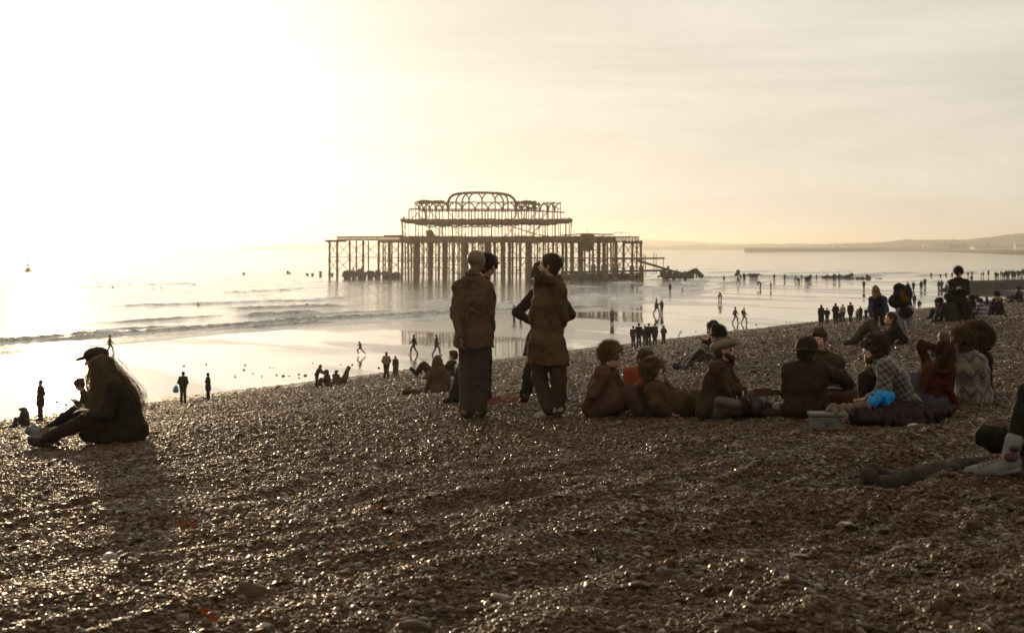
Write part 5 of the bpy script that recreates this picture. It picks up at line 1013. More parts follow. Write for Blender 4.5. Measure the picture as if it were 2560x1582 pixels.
# wreckage round the pier
wreckm = plain('wet_iron', (0.035, 0.024, 0.016), 0.6, var=0.4, scale=1.0)
def wreck(name, label, px, py, Y, fn, cat='wreckage', group=None):
    r_ = pt(px, py, Y); r_.z = 0; m2 = MB(); fn(m2)
    m2.V = [(v[0] - r_.x, v[1] - r_.y, v[2]) for v in m2.V]
    return tag(mesh_obj(name, m2.V, m2.F, wreckm, smooth=False, loc=tuple(r_)), label, cat, group)
def f1(m2):
    m2.bar(pt(1543, 647, 388), pt(1662, 645.5, 388), .45); m2.bar(pt(1402, 681, 388), pt(1660, 676, 388), .55); m2.bar(pt(1400, 690, 389), pt(1600, 684, 389), .35)
    for a, y0, y1 in ((1608, 634, 688), (1613, 636, 688), (1634, 632, 686), (1640, 634, 686), (1658, 646, 690), (1586, 636, 650), (1612, 640, 676)): m2.bar(pt(a, y0, 389), pt(a + 1, y1, 389), .16)
    for k in range(14): a = 1600 + k * 4.4; m2.bar(pt(a, 646, 388), pt(a, 643.5, 388), .12)
wreck('collapsed_walkway', 'low collapsed walkway with posts leading off the pier end', 1600, 690, 388, f1)
def f2(m2):
    for dy in (0, 2.5): m2.bar(pt(1590, 649 + dy, 387), pt(1700, 682 + dy, 387), .35)
    for k in range(12): a = 1592 + k * 9; m2.bar(pt(a, 649.5 + k * 2.75, 387), pt(a + 6, 654 + k * 2.75, 387), .15)
    m2.tube([pt(1655, 679, 387), pt(1664, 676, 387), pt(1670, 670, 387), pt(1671, 665, 387)], .35, 6)
wreck('fallen_girder', 'long girder sloping from the pier end down into the water', 1640, 690, 387, f2)
def f3(m2):
    g = random.Random(4)
    for k in range(70):
        a = g.uniform(1652, 1722); y_ = 693 - abs(g.gauss(0, 6)); m2.bar(pt(a, y_, 384 + g.uniform(-2, 4)), pt(a + g.uniform(-10, 14), min(695, y_ + g.uniform(-6, 6)), 386 + g.uniform(-2, 3)), g.uniform(.3, .9))
    m2.bar(pt(1656, 692, 386), pt(1655, 676, 386), 1.0)
wreck('twisted_ironwork', 'low tangle of twisted iron lying in the shallows', 1690, 693, 385, f3)
def f4(m2):
    ap = pt(1737, 673, 385)
    for a, y_, Y, w in ((1757, 693, 385, 1.1), (1712, 686, 385, .6), (1742, 694, 383, .3), (1732, 695, 384, .35), (1722, 694, 386, .5), (1748, 693, 388, .3), (1700, 690, 387, .5)): m2.bar(ap + Vector((0, 0, 0)), pt(a, y_, Y), w)
    m2.bar(pt(1712, 686, 385), pt(1745, 682, 385), .35); m2.bar(pt(1700, 693, 385), pt(1730, 690, 385), .8)
wreck('iron_tripod', 'peaked frame of fallen beams rising from the shallows', 1735, 693, 385, f4)
for k, (a, w, y0) in enumerate(((866, 12, 678), (884, 8, 680), (905, 20, 677), (926, 13, 679), (944, 14, 680), (965, 18, 681), (990, 22, 684))):
    def f5(m2, a=a, w=w, y0=y0, k=k):
        g = random.Random(k)
        for j in range(9): x0 = a - w / 2 + g.uniform(0, w * .7); m2.bar(pt(x0, g.uniform(y0, 688), 392 + g.uniform(-1, 1)), pt(x0 + g.uniform(3, w * .4), g.uniform(y0, 690), 392 + g.uniform(-1, 1)), g.uniform(.6, 1.5))
        m2.box((PX(a - w / 2, 392), 391, -.5), (PX(a + w / 2, 392), 393, CAMZ + (620 - (y0 + 3)) / FPX * 392))
        if k in (1, 2): m2.bar(pt(a, 690, 392), pt(a - .5, 667, 392), .35)
    wreck('wreck_heap', None, a, 690, 392, f5)['label'] = ['squat dark heap of wreckage nearest the outer legs of the pier', 'narrow wreckage heap with a thin upright post', 'widest wreckage heap topped by a thin post, under the lattice wing', 'low wreckage heap just inside the post topped one', 'rounded wreckage heap below the middle of the lattice wing', 'wreckage heap at the foot of the thick leg of the wing', 'long low wreckage heap where the wing joins the main pier'][k]
for o in list(C.objects):
    if o.name.startswith('wreck_heap'): tag(o, None, 'wreckage', 'wreckage heaps under the seaward wing of the pier')
def f6(m2):
    g = random.Random(9)
    for k in range(120): a = g.uniform(1400, 1600); m2.bar(pt(a, 694 - abs(g.gauss(0, 4)), 388 + g.uniform(0, 14)), pt(a + g.uniform(-12, 12), 694 - abs(g.gauss(0, 5)), 390 + g.uniform(0, 14)), g.uniform(.4, 1.3))
wreck('wreck_mound', 'long dark mound of wreckage under the landward legs of the pier', 1500, 694, 390, f6)
# stranded wreckage on the wet sand
def stranded(name, label, px, py, fn):
    b0 = hit(px, py); Y = b0.y; m2 = MB(); fn(m2, Y)
    m2.V = [(v[0] - b0.x, v[1] - b0.y, v[2] - b0.z) for v in m2.V]
    return tag(mesh_obj(name, m2.V, m2.F, wreckm, smooth=False, loc=tuple(b0)), label, 'wreckage', 'wreckage stranded at the edge of the sea')
def s1(m2, Y):
    g = random.Random(3); m2.bar(pt(1805, 693.5, Y), pt(1840, 693, Y), .3); m2.bar(pt(1838, 693, Y), pt(1846, 675, Y), 1.2); m2.bar(pt(1845, 675, Y), pt(1834, 692, Y), .5); m2.bar(pt(1846, 677, Y), pt(1851, 692, Y), .4)
    for k in range(60): a = g.uniform(1840, 1930) ; h_ = 9 * math.exp(-((a - 1885) / 28) ** 2); m2.bar(pt(a, 693 - g.uniform(0, h_), Y + g.uniform(0, 3)), pt(a + g.uniform(-9, 9), 693 - g.uniform(0, h_), Y + g.uniform(0, 3)), g.uniform(.3, .8))
stranded('stranded_girders', 'jagged stranded girders with one beam pointing up, people gathered round', 1870, 694, s1)
def s2(m2, Y):
    g = random.Random(5)
    for k in range(30): a = g.uniform(2058, 2100); m2.bar(pt(a, 695 - g.uniform(0, 4), Y + g.uniform(0, 2)), pt(a + g.uniform(-7, 7), 695 - g.uniform(0, 3), Y), g.uniform(.3, .7))
stranded('stranded_wreckage', 'flat low stretch of stranded wreckage with people standing on it', 2080, 696, s2)
def s3(m2, Y):
    m2.bar(pt(2108, 695, Y), pt(2132, 685.5, Y), .9); m2.bar(pt(2110, 696, Y), pt(2136, 694.5, Y), .5); m2.bar(pt(2120, 692, Y), pt(2133, 687.5, Y), .6)
stranded('leaning_beam', 'thick beam propped at a slant on the wet sand', 2120, 696, s3)
def s4(m2, Y):
    g = random.Random(6); m2.bar(pt(2165, 687, Y), pt(2176, 696, Y), .7)
    for k in range(22): a = g.uniform(2140, 2180); m2.bar(pt(a, 696.5 - g.uniform(0, 2.5), Y), pt(a + g.uniform(-6, 6), 696.5 - g.uniform(0, 2), Y + 1), g.uniform(.25, .5))
    for k in range(8): a = g.uniform(2184, 2202); m2.bar(pt(a, 696.8, Y), pt(a + 3, 696.2, Y), .3)
stranded('broken_spar', 'low wreck with a short broken spar leaning back', 2160, 697, s4)

# ------------------------------------------------------------------ groyne with the banked sand behind it
gw = plain('groyne_timber', (0.05, 0.038, 0.026), 0.85, var=0.4, scale=0.7)
gp = [(2372, 727.4), (2384, 727.3), (2400, 727.0), (2420, 726.6), (2460, 725.2), (2500, 723.8), (2560, 721.5), (2640, 718.6), (2760, 715)]
gt_ = [718, 713.5, 702.2, 701.3, 700.9, 700.5, 699.8, 699.0, 697.0]
g0 = hit(2400, 727); grp = empty('groyne', g0, 'long dark groyne wall running down to a stepped seaward end', 'groyne')
base = [hit(a, b_) for a, b_ in gp]
for i in range(len(gp) - 1):
    a, b_ = base[i], base[i + 1]; ta = CAMZ + (620 - gt_[i + (0 if i > 1 else 0)]) / FPX * a.y; tb = CAMZ + (620 - gt_[i + 1]) / FPX * b_.y
    if i < 2: tb = ta
    m2 = MB().add([(a.x, a.y, -.6), (b_.x, b_.y, -.6), (b_.x, b_.y, tb), (a.x, a.y, ta), (a.x, a.y + .8, -.6), (b_.x, b_.y + .8, -.6), (b_.x, b_.y + .8, tb), (a.x, a.y + .8, ta)], [(0, 1, 2, 3), (7, 6, 5, 4), (3, 2, 6, 7), (0, 4, 5, 1), (1, 5, 6, 2), (4, 0, 3, 7)])
    m2.build('wall_section', gw, grp)
m2 = MB()
for i in range(60):
    u = i / 59 * (len(base) - 3) + 2; k = min(int(u), len(base) - 2); f_ = u - k; p_ = base[k].lerp(base[k + 1], f_); m2.bar((p_.x, p_.y - .18, -.5), (p_.x, p_.y - .18, 1.7), .28)
m2.build('piles', gw, grp)
BKZ = -6.45
k0 = 2; V = []; nb = len(base) - k0
for i in range(k0, len(base)): V.append((base[i].x + .1, base[i].y + .9, CAMZ + BKZ + .05))
for i in range(k0, len(base)): V.append((base[i].x * 1.10 - 2, base[i].y + 34, CAMZ + BKZ - .1))
for i in range(k0, len(base)): V.append((base[i].x * 1.22 - 6, base[i].y + 62, CAMZ - 7.2))
for i in range(k0, len(base)): V.append((base[i].x * 1.32 - 12, base[i].y + 88, -.6))
F = [(j * nb + i, j * nb + i + 1, (j + 1) * nb + i + 1, (j + 1) * nb + i) for j in range(3) for i in range(nb - 1)]
b1 = len(V); V += [(base[k0].x - 5, base[k0].y + 1.2, -.3), (base[k0].x - 6, base[k0].y + 34, -.3), (base[k0].x - 6, base[k0].y + 62, -.4), (base[k0].x - 6, base[k0].y + 88, -.6)]
F += [(b1 + j, j * nb, (j + 1) * nb, b1 + j + 1) for j in range(3)]
tag(mesh_obj('banked_sand', V, F, m_sa), kind='structure')

# ------------------------------------------------------------------ far shore: harbour wall, sheds, houses, masts
fw_ = plain('harbour_stone', (0.07, 0.055, 0.035), 0.9, var=0.3, scale=0.02)
hw = empty('harbour_wall', P(1862, 628, 3100), 'long low harbour wall jutting out from the far shore', 'wall')
m2 = MB(); a, b_ = P(1862, 629, 3100), P(2330, 629, 3750); m2.add([(a.x, a.y, -1), (b_.x, b_.y, -1), (b_.x, b_.y, 8), (a.x, a.y, 8.2), (a.x, a.y + 14, -1), (b_.x, b_.y + 14, -1), (b_.x, b_.y + 14, 8), (a.x, a.y + 14, 8.2)], [(0, 1, 2, 3), (7, 6, 5, 4), (3, 2, 6, 7), (0, 4, 5, 1), (1, 5, 6, 2), (4, 0, 3, 7)]); m2.build('wall', fw_, hw)
m2 = MB(); a, b_ = P(1862, 620, 3099), P(2330, 620, 3749)
for k in range(90):
    p_ = a.lerp(b_, k / 89); m2.box((p_.x - 1, p_.y, 8.2), (p_.x + 1, p_.y + 2, 9.4 + (k % 3) * .4))
m2.build('parapet', fw_, hw)
white = plain('pale_render', (0.55, 0.50, 0.42), 0.8, var=0.08, scale=.02); dark = plain('dark_roof', (0.10, 0.075, 0.05), 0.8, var=0.2, scale=.02); brick = plain('brown_brick', (0.12, 0.085, 0.055), 0.9, var=0.2, scale=.02)
def shed(px0, px1, pyt, pyb, D, wm, rm, label, roof=.35, group=None, wins=0, name='building', cat='building'):
    a = P(px0, pyb, D); b_ = P(px1, pyb, D); zt_ = CAMZ + (620 - pyt) / FPX * D; w = b_.x - a.x; dp = max(12, w * .5); zr = a.z + (zt_ - a.z) * (1 - roof)
    r_ = empty(name, (a.x + w / 2, D, a.z), label, cat, group); zb = a.z - 12
    MB().box((a.x, D, zb), (b_.x, D + dp, zr)).build('wall', wm, r_)
    MB().add([(a.x - 1, D - 1, zr), (b_.x + 1, D - 1, zr), (b_.x + 1, D + dp + 1, zr), (a.x - 1, D + dp + 1, zr), (a.x + 1, D + dp / 2, zt_), (b_.x - 1, D + dp / 2, zt_)], [(0, 1, 5, 4), (2, 3, 4, 5), (0, 4, 3), (1, 2, 5), (3, 2, 1, 0)]).build('roof', rm, r_)
    for k in range(wins):
        u = (k + .5) / wins; MB().box((a.x + w * u - w / wins * .28, D - .6, a.z + (zr - a.z) * .35), (a.x + w * u + w / wins * .28, D - .1, a.z + (zr - a.z) * .8)).build('window', dark, r_)
    return r_
shed(2308, 2330, 611, 619, 3650, white, white, 'white gabled shed on the far shore', wins=2)
shed(2331, 2372, 611, 619, 3660, white, dark, 'long white warehouse with a dark roof beside the gabled shed', wins=6)
shed(2366, 2384, 608, 617, 3700, brick, dark, 'brown block rising behind the long white warehouse', wins=3)
shed(2385, 2408, 610, 619, 3680, brick, dark, 'low brown works building between the warehouse and the dark tower', wins=3)
shed(2408, 2420, 607, 619, 3640, brick, dark, 'small dark tower building on the far shore', .2, wins=2)
shed(2437, 2520, 614, 622, 3400, white, dark, 'row of pale beachside buildings, longest on the far shore', .4, wins=14)
shed(2466, 2474, 604, 615, 3700, brick, dark, 'narrow brown tower above the row of beachside buildings', .15, wins=1)
shed(2539, 2572, 608, 620, 3300, white, white, 'white flat topped building at the edge of the view', .08, wins=4)
g = random.Random(21)
names_ = ['tiny pale house on the hazy far shore, one of a scattered row']
for k in range(16): 
    x = 1778 + 0 * k if False else (1778 + k * 4.5 if k < 5 else 2020 + (k - 5) * 11 + g.uniform(-3, 3)); D = 5600 if k < 5 else 4400; w = g.uniform(3, 6)
    shed(x, x + w, 615.5 + g.uniform(-1, 1) if k < 5 else 613 + g.uniform(-2, 2), 620, D, white, dark, 'tiny pale house among the dark trees of the hazy far shore', .35, 'small pale houses along the hazy far shore', name='house', cat='house')
for px, y0, y1, lb in ((2361, 594, 612, 'thin mast behind the long white warehouse'), (2388, 594, 612, 'thin mast between the warehouse and the dark tower'), (2430, 592, 615, 'tall thin mast right of the dark tower'), (2550, 591, 609, 'thick short mast over the white flat topped building'), (2452, 603, 614, 'short thin mast near the narrow brown tower')):
    a = P(px, y1 + 6, 3600); tag(mesh_obj('mast', *(lambda m: (m.V, m.F))(MB().tube([(0, 0, 0), (0, 0, (y1 + 6 - y0) / FPX * 3600)], [.9, .4], 6).bar((-2, 0, (y1 - y0) / FPX * 3600 * .8), (2, 0, (y1 - y0) / FPX * 3600 * .8), .5)), dark, smooth=False, loc=tuple(a)), lb, 'mast')
# ------------------------------------------------------------------ sitting and standing people in the middle distance
def seated(label, px, yt, yb, f, D=None, **kw):
    b0 = hit(px, yb) if D is None else P(px, yb, D); Dm = b0.y; H = (yb - yt) / FPX * Dm; sc = min(1.12, max(.5, H / .88)); f = unit(f); up = vec((0, 0, 1)); r = unit(np.cross(f, up)); o = vec(b0)
    lean = kw.pop('lean', .10); kn = kw.pop('kn', .42); ft = kw.pop('ft', .55)
    q = lambda a, b_, c: o + (f * a + r * b_ + up * c) * sc
    J = dict(f=unit(f + vec((0, 0, kw.pop('nod', -.2)))), b=f, hd=q(lean + .04, 0, .76), nk=q(lean, 0, .60), ch=q(lean * .5, 0, .38), pv=q(0, 0, .12), ls=q(lean, -.17, .56), rs=q(lean, .17, .56), le=q(lean + .08, -.24, .32), lw=q(lean + .28, -.13, .30), re=q(lean + .08, .24, .32), rw=q(lean + .28, .13, .30),
             lk=q(kn, -.13, .40), la=q(ft, -.12, .09), lt=q(ft + .15, -.12, .04), rk=q(kn, .13, .38), ra=q(ft, .12, .09), rt=q(ft + .15, .12, .04))
    kw.setdefault('h', .018); kw.setdefault('g', .03)
    return figure('person', label, b0, J, sc=sc, **kw)
BLK = (0.018, 0.014, 0.011)
seated('small girl with long hair sitting at the foot of the shingle below the cap wearer', 64, 1020, 1067, (-.95, .1, 0), top=BLK, hair='long', long=long_hair(w=.06, down=.2))
q_ = hit(2195, 818); D = q_.y
J = JJ(D, (0, -.75, -.8), (-.05, -.9, -.5), hd=(2189, 727, -.32), nk=(2193, 740, -.22), ch=(2195, 750, -.05), pv=(2197, 772, .2), rs=(2178, 748, -.2), ls=(2211, 749, -.2), re=(2174, 772, -.32), rw=(2178, 792, -.36), le=(2217, 772, -.32), lw=(2215, 793, -.36), rk=(2188, 795, .1), ra=(2188, 814, .2), rt=(2186, 818, .02), lk=(2206, 795, .1), la=(2208, 814, .2), lt=(2210, 818, .02))
figure('person', 'woman in a blue jacket stooping with her long fair hair hanging down', q_, J, top=(0.028, 0.032, 0.075), legs=(0.04, 0.016, 0.014), hair='long', hairc=(0.16, 0.09, 0.03), h=.015, seed=31, long=lambda J, A: [cap_(J['hd'], J['hd'] + vec((-.06, -.1, -.16)), .10, .06, 0, .04), cap_(J['hd'], J['hd'] + vec((.10, -.1, -.12)), .09, .04, 0, .04)])
q_ = hit(2262, 826); D = q_.y
J = JJ(D, (-.1, .8, -.6), (0, .9, -.4), hd=(2252, 730, .42), nk=(2254, 738, .3), ch=(2256, 752, .12), pv=(2262, 776, -.05), ls=(2240, 742, .25), rs=(2270, 742, .25), le=(2236, 762, .3), lw=(2246, 775, .45), re=(2274, 762, .3), rw=(2268, 775, .45), lk=(2252, 800, 0), la=(2250, 821, 0), lt=(2248, 826, .14), rk=(2272, 800, 0), ra=(2279, 822, 0), rt=(2282, 826, .14))
figure('person', 'person in pale jeans bending away under a big backpack', q_, J, top=BLK, legs=(0.13, 0.15, 0.18), h=.015, seed=32, flare=.02, gl=.022)
bp0 = P(2254, 742, D - .12); bk = tag(mesh_obj('backpack', *mesh_field([ell_((0, 0, .02), (.19, .15, .27)), ell_((-.15, .05, -.10), (.14, .12, .15)), ell_((.13, .02, .08), (.11, .13, .2)), ell_((-.06, 0, .22), (.12, .1, .1))], .016, .03)[:2], cloth(BLK), loc=tuple(bp0)), 'bulky dark backpack on the person in pale jeans', 'backpack')
mesh_obj('front_pocket', *mesh_field([ell_((-.02, -.14, .02), (.07, .06, .13)), ell_((.04, -.14, -.06), (.09, .05, .08))], .014, .01)[:2], cloth((0.09, 0.045, 0.008)), bk)
q_ = hit(2205, 862); D = q_.y
J = JJ(D, (-.9, -.1, .25), (-.85, 0, .5), hd=(2226, 797), nk=(2238, 815), ch=(2236, 832), pv=(2206, 852), rs=(2238, 822, .16), ls=(2240, 824, -.16), le=(2262, 850, -.2), lw=(2246, 860, -.2), re=(2262, 850, .2), rw=(2246, 858, .2), lk=(2166, 812, -.1), la=(2134, 850, -.1), lt=(2112, 856, -.1), rk=(2178, 806, .15), ra=(2152, 846, .15), rt=(2132, 854, .15))
figure('person', 'man propped on his elbows with knees bent, at the feet of the stooping woman', q_, J, top=BLK, legs=(0.055, 0.045, 0.032), h=.014, seed=33, g=.03)
q_ = hit(2396, 802); D = q_.y
J = JJ(D, (-.15, -.8, -.5), (-.1, -.98, 0), hd=(2396, 682, -.05), nk=(2397, 699), ch=(2396, 718), pv=(2395, 750), rs=(2380, 706), ls=(2414, 706), re=(2376, 730, -.08), rw=(2390, 722, -.28), le=(2418, 731, -.08), lw=(2402, 722, -.28), rk=(2388, 778), ra=(2390, 798), rt=(2389, 802, -.14), lk=(2404, 778), la=(2404, 798), lt=(2405, 802, -.14))
figure('person', 'tall person with a bobbed haircut standing over the seated cluster by the groyne', q_, J, top=(0.022, 0.017, 0.015), legs=BLK, hair='curly', hairc=BLK, h=.015, seed=34, g=.035, gl=.02, sc=1.05)
seated('person sitting just left of the cluster, hair in a short crop, knees up', 2356, 748, 796, (-.8, .5, 0), top=BLK, hair='curly')
seated('broad person in a dark jacket sitting with back turned under the standing one', 2378, 738, 806, (-.5, .85, 0), top=(0.028, 0.02, 0.015), hair='curly', fat=1.15)
seated('person in a pale woolly hat sitting in the cluster below the groyne', 2418, 748, 800, (-.3, .9, 0), top=BLK, hat=hat_beanie, hatc=(.16, .11, .06))
seated('dark haired person sitting close behind the striped jumper', 2434, 742, 790, (-.2, .95, 0), top=BLK, hair='curly', D=41.5)
seated('person in a purple and white striped jumper sitting in the cluster', 2456, 746, 796, (-.6, .75, 0), topmat=pattern_cloth('stripe', (.045, .035, .05), (.26, .22, .28)), topname='jumper')
seated('person with glowing fair hair and an arm out to one side', 2500, 743, 788, (-.5, .8, 0), top=BLK, hair='long', hairc=(.2, .12, .03), fat=1.2)
seated('dark haired person behind the one with glowing fair hair', 2496, 732, 778, (-.2, .9, 0), top=BLK, hair='curly', D=46)
seated('person huddled alone between the striped jumper and the fair hair, hand raised', 2470, 741, 765, (-.85, .4, 0), top=BLK)
seated('small huddled figure on the shingle skyline near the picture edge', 2525, 734, 750, (-.85, .4, 0), top=BLK)
seated('big seated figure cut off by the picture edge', 2552, 716, 758, (-.6, .6, 0), top=BLK, hair='curly')
seated('seated girl whose pale shirt shows, in the trio at the foot of the shingle', 822, 925, 966, (-.85, .3, 0), top=(.05, .03, .02), hair='long', hairc=(.06, .03, .015))
seated('child half hidden behind the seated girl of the trio', 838, 926, 962, (.4, .8, 0), top=(.08, .05, .03), hair='short')
m_ = MB().tube([hit(846, 962), hit(846, 962) + Vector((.25, 0, .35)), hit(846, 962) + Vector((.45, 0, .75))], .09, 7).tube([hit(846, 962) + Vector((.2, 0, 0)), hit(846, 962) + Vector((.35, 0, .5))], .1, 7)
b0 = hit(846, 962); tag(mesh_obj('towel', [(v[0] - b0.x, v[1] - b0.y, v[2] - b0.z) for v in m_.V], m_.F, cloth((.08, .055, .035)), loc=tuple(b0)), 'grey towel being shaken out beside the trio at the foot of the shingle', 'towel')

# ------------------------------------------------------------------ far people: one continuous mesh each, built once per pose and copied
def far_J(k):
    J = dict(f=(0, -1, 0), b=(0, -1, 0), hd=(0, -.01, 1.60), nk=(0, 0, 1.44), ch=(0, 0, 1.22), pv=(0, 0, .92), ls=(.17, 0, 1.39), rs=(-.17, 0, 1.39), le=(.215, .02, 1.12), lw=(.20, -.07, .88), re=(-.215, .02, 1.12), rw=(-.20, -.07, .88),
             lk=(.09, -.02, .50), la=(.10, 0, .09), lt=(.11, -.16, .04), rk=(-.09, -.02, .50), ra=(-.10, 0, .09), rt=(-.11, -.16, .04))
    def up(**kw): J.update(kw)
    if k == 'pocket': up(le=(.27, .05, 1.14), lw=(.15, -.08, .98), re=(-.27, .05, 1.14), rw=(-.15, -.08, .98))
    if k == 'walk': up(lk=(.08, -.26, .54), la=(.08, -.29, .10), lt=(.08, -.45, .09), rk=(-.08, .10, .50), ra=(-.08, .32, .13), rt=(-.08, .24, .03), le=(.21, .14, 1.14), lw=(.2, .18, .90), re=(-.21, -.12, 1.14), rw=(-.2, -.30, .96))
    if k == 'run': up(hd=(0, -.12, 1.58), nk=(0, -.08, 1.43), ch=(0, -.04, 1.2), lk=(.08, -.36, .66), la=(.08, -.22, .26), lt=(.08, -.36, .20), rk=(-.08, .22, .56), ra=(-.08, .58, .30), rt=(-.08, .62, .16), le=(.24, .2, 1.2), lw=(.2, .05, 1.05), re=(-.24, -.22, 1.2), rw=(-.18, -.42, 1.22))
    if k == 'bend': up(hd=(0, -.62, 1.06), nk=(0, -.50, 1.12), ch=(0, -.32, 1.10), pv=(0, .02, .90), ls=(.17, -.44, 1.10), rs=(-.17, -.44, 1.10), le=(.2, -.50, .82), lw=(.16, -.58, .56), re=(-.2, -.50, .82), rw=(-.16, -.58, .56), f=(0, -.7, -.7), b=(0, -.5, -.86))
    if k == 'arm': up(re=(-.36, -.05, 1.22), rw=(-.58, -.1, 1.10))
    if k == 'phone': up(le=(.21, -.06, 1.13), lw=(.08, -.26, 1.22), re=(-.21, -.06, 1.13), rw=(-.08, -.26, 1.22), f=(0, -.9, -.4))
    if k == 'crouch': up(hd=(0, -.14, .86), nk=(0, -.08, .72), ch=(0, -.02, .52), pv=(0, .08, .28), ls=(.17, -.08, .66), rs=(-.17, -.08, .66), le=(.22, -.20, .44), lw=(.12, -.34, .34), re=(-.22, -.20, .44), rw=(-.12, -.34, .34), lk=(.12, -.28, .46), la=(.1, 0, .09), lt=(.1, -.16, .04), rk=(-.12, -.28, .46), ra=(-.1, 0, .09), rt=(-.1, -.16, .04))
    if k == 'lean': up(hd=(0, -.3, 1.50), nk=(0, -.22, 1.36), ch=(0, -.12, 1.16), ls=(.17, -.2, 1.3), rs=(-.17, -.2, 1.3), le=(.2, -.36, 1.1), lw=(.12, -.6, 1.0), re=(-.2, -.36, 1.1), rw=(-.12, -.6, .98))
    return {a: vec(b_) for a, b_ in J.items()}
FARM = {}
def far_mesh(kind, style, h=.024, tc=BLK, lc=(.02, .016, .014)):
    key = (kind, style, h, tc, lc)
    if key in FARM: return FARM[key]
    J = far_J(kind); pr = p_head(J, 1, 0, h < .02); g_ = .03
    for q in 'lr': pr += p_foot(J, q, .012, 3)
    pr += p_legs(J, .02 if style != 'jeans' else .03, 2)
    for q in 'lr':
        W = J[q + 'w']; d = unit(W - J[q + 'e']); pr.append(cap_(W, W + d * .05, .026, .026, 0, .02)); pr.append(cap_(W + d * .05, W + d * .12, .022, .014, 0, .02))
    pr += p_torso(J, g_, 1) ; pr += [cap_(J['pv'] + vec((-.065, 0, -.02)), J['pv'] + vec((.065, 0, -.02)), .125, None, 1, .04)]
    if style == 'coat' or style == 'longcoat':
        fr_ = .45 if style == 'coat' else .95; hl, hr = hips(J)
        for H, q in ((hl, 'l'), (hr, 'r')): pr.append(cap_(H, H + (J[q + 'k'] - H) * fr_, .135, .15, 1, .05))
    pr += p_arms(J, g_ * .8, 1, 1, .95)
    if style == 'hood': pr.append(ell_(J['hd'] + vec((0, .02, 0)), (.12, .13, .15), None, 1))
    f, r, u = frame(J['f']); A = [r, f, u]; pr.append(ell_(J['hd'] + u * .036 - f * .02, (.09, .108, .1), A, 3)); 
    if style in ('longhair', 'longcoat'): pr.append(cap_(J['hd'] - f * .05, J['nk'] - f * .09 - vec((0, 0, .14)), .09, .06, 3, .03))
    if style == 'backpack': pr.append(ell_(J['ch'] - J['b'] * .2 + vec((0, 0, .05)), (.16, .13, .23), None, 3))
    V, F, M = mesh_field(pr, h, .018, 1.0, len(FARM))
    me_o = mesh_obj('person', V, F, [skin((.16, .09, .06)), cloth(tc), cloth(lc), cloth((.012, .009, .007))], None, True, M)
    FARM[key] = me_o.data; bpy.data.objects.remove(me_o); return FARM[key]
PALE = (.26, .22, .18); BRN = (.07, .045, .025); NVY = (.02, .022, .035)
def far(px, yt, yb, kind, style, yaw, label, group=None, tc=BLK, lc=(.02, .016, .014), D=None, h=None, cat='person'):
    if D is None: b0 = hit(px, yb) if not (px > 2398 and yb < 703.5) else P(px, yb, -BKZ * FPX / (yb - 620))
    else: b0 = P(px, yb, D)
    H = (yb - yt) / FPX * b0.y; nat = {'bend': 1.2, 'crouch': .98, 'lean': 1.62}.get(kind, 1.72); hh = h or (.017 if b0.y < 115 else .026)
    o = bpy.data.objects.new('person', far_mesh(kind, style, hh, tc, lc)); C.objects.link(o); o.location = b0; s_ = min(max(H / nat, .45), 1.25); o.scale = (s_ * 1.0, s_, s_); o.rotation_euler = (0, 0, R(yaw))
    return tag(o, label, cat, group)
# yaw 0 looks at us, 180 away, 90 to the right, -90 to the left
far(102, 950, 1052, 'pocket', 'coat', -50, 'man in a flat cap standing at the foot of the shingle, hands joined before him', h=.014)
far(458, 929, 1009, 'pocket', 'plain', 175, 'stocky man from behind carrying a small blue bag', h=.014)
far(520, 932, 1002, 'pocket', 'coat', 120, 'person in a knee length coat standing next to the man with the blue bag', h=.014)
b0 = P(440, 972, hit(458, 1009).y - .1); tag(mesh_obj('carrier_bag', *mesh_field([ell_((0, 0, 0), (.10, .05, .13)), ell_((0, 0, -.06), (.12, .06, .09)), cap_((0, 0, .1), (.04, 0, .22), .012)], .012, .012)[:2], plain('plastic_bag', (.08, .30, .42), .4, trans=.6), loc=tuple(b0)), 'small blue carrier bag in the hand of the stocky man', 'bag')
far(275, 838, 884, 'walk', 'plain', 110, 'lone walker on the shining sand above the peaked cap', tc=BRN)
far(792, 911, 968, 'lean', 'longhair', 75, 'long haired woman stooping towards the seated girl of the trio', tc=BRN, h=.016)
far(901, 853, 888, 'run', 'plain', -100, 'child running barefoot across the wet sand', tc=BRN)
far(966, 880, 947, 'pocket', 'plain', 178, 'man in a pale jacket seen from behind at the foot of the shingle', tc=(.22, .17, .11), h=.016)
far(989, 890, 943, 'stand', 'longcoat', 175, 'long haired girl standing beside the man in the pale jacket', tc=BRN, h=.016)
far(1035, 836, 887, 'walk', 'plain', -75, 'striding walker on the wet sand behind the lying person')
far(1091, 837, 889, 'walk', 'plain', 80, 'walker looking down on the wet sand beside the bald man')
far(1285, 763, 805, 'stand', 'coat', 60, 'couple member at the water seen by the elbow of the hands on hips woman')
far(1302, 771, 806, 'stand', 'coat', -60, 'shorter of two people at the water by the elbow of the hands on hips woman')
far(1530, 771, 812, 'stand', 'coat', 170, 'person in a pale grey coat standing alone with a clear reflection', tc=(.13, .11, .08))
far(1580, 708.5, 727, 'walk', 'plain', 60, 'adult wading in the shallows beside a small child', tc=BRN)
far(1593, 718, 730, 'stand', 'plain', 60, 'small child wading beside an adult')
far(1675, 708.5, 732, 'stand', 'coat', 0, 'bulky person standing at the edge of the shallows')
far(1706, 719, 732, 'walk', 'plain', 60, 'small child alone at the edge of the shallows')
far(1641, 746, 786, 'walk', 'coat', 80, 'taller of the two strolling friends on the wet sand')
far(1654, 749.5, 785, 'arm', 'plain', 20, 'shorter of the two strolling friends, one arm lifted')
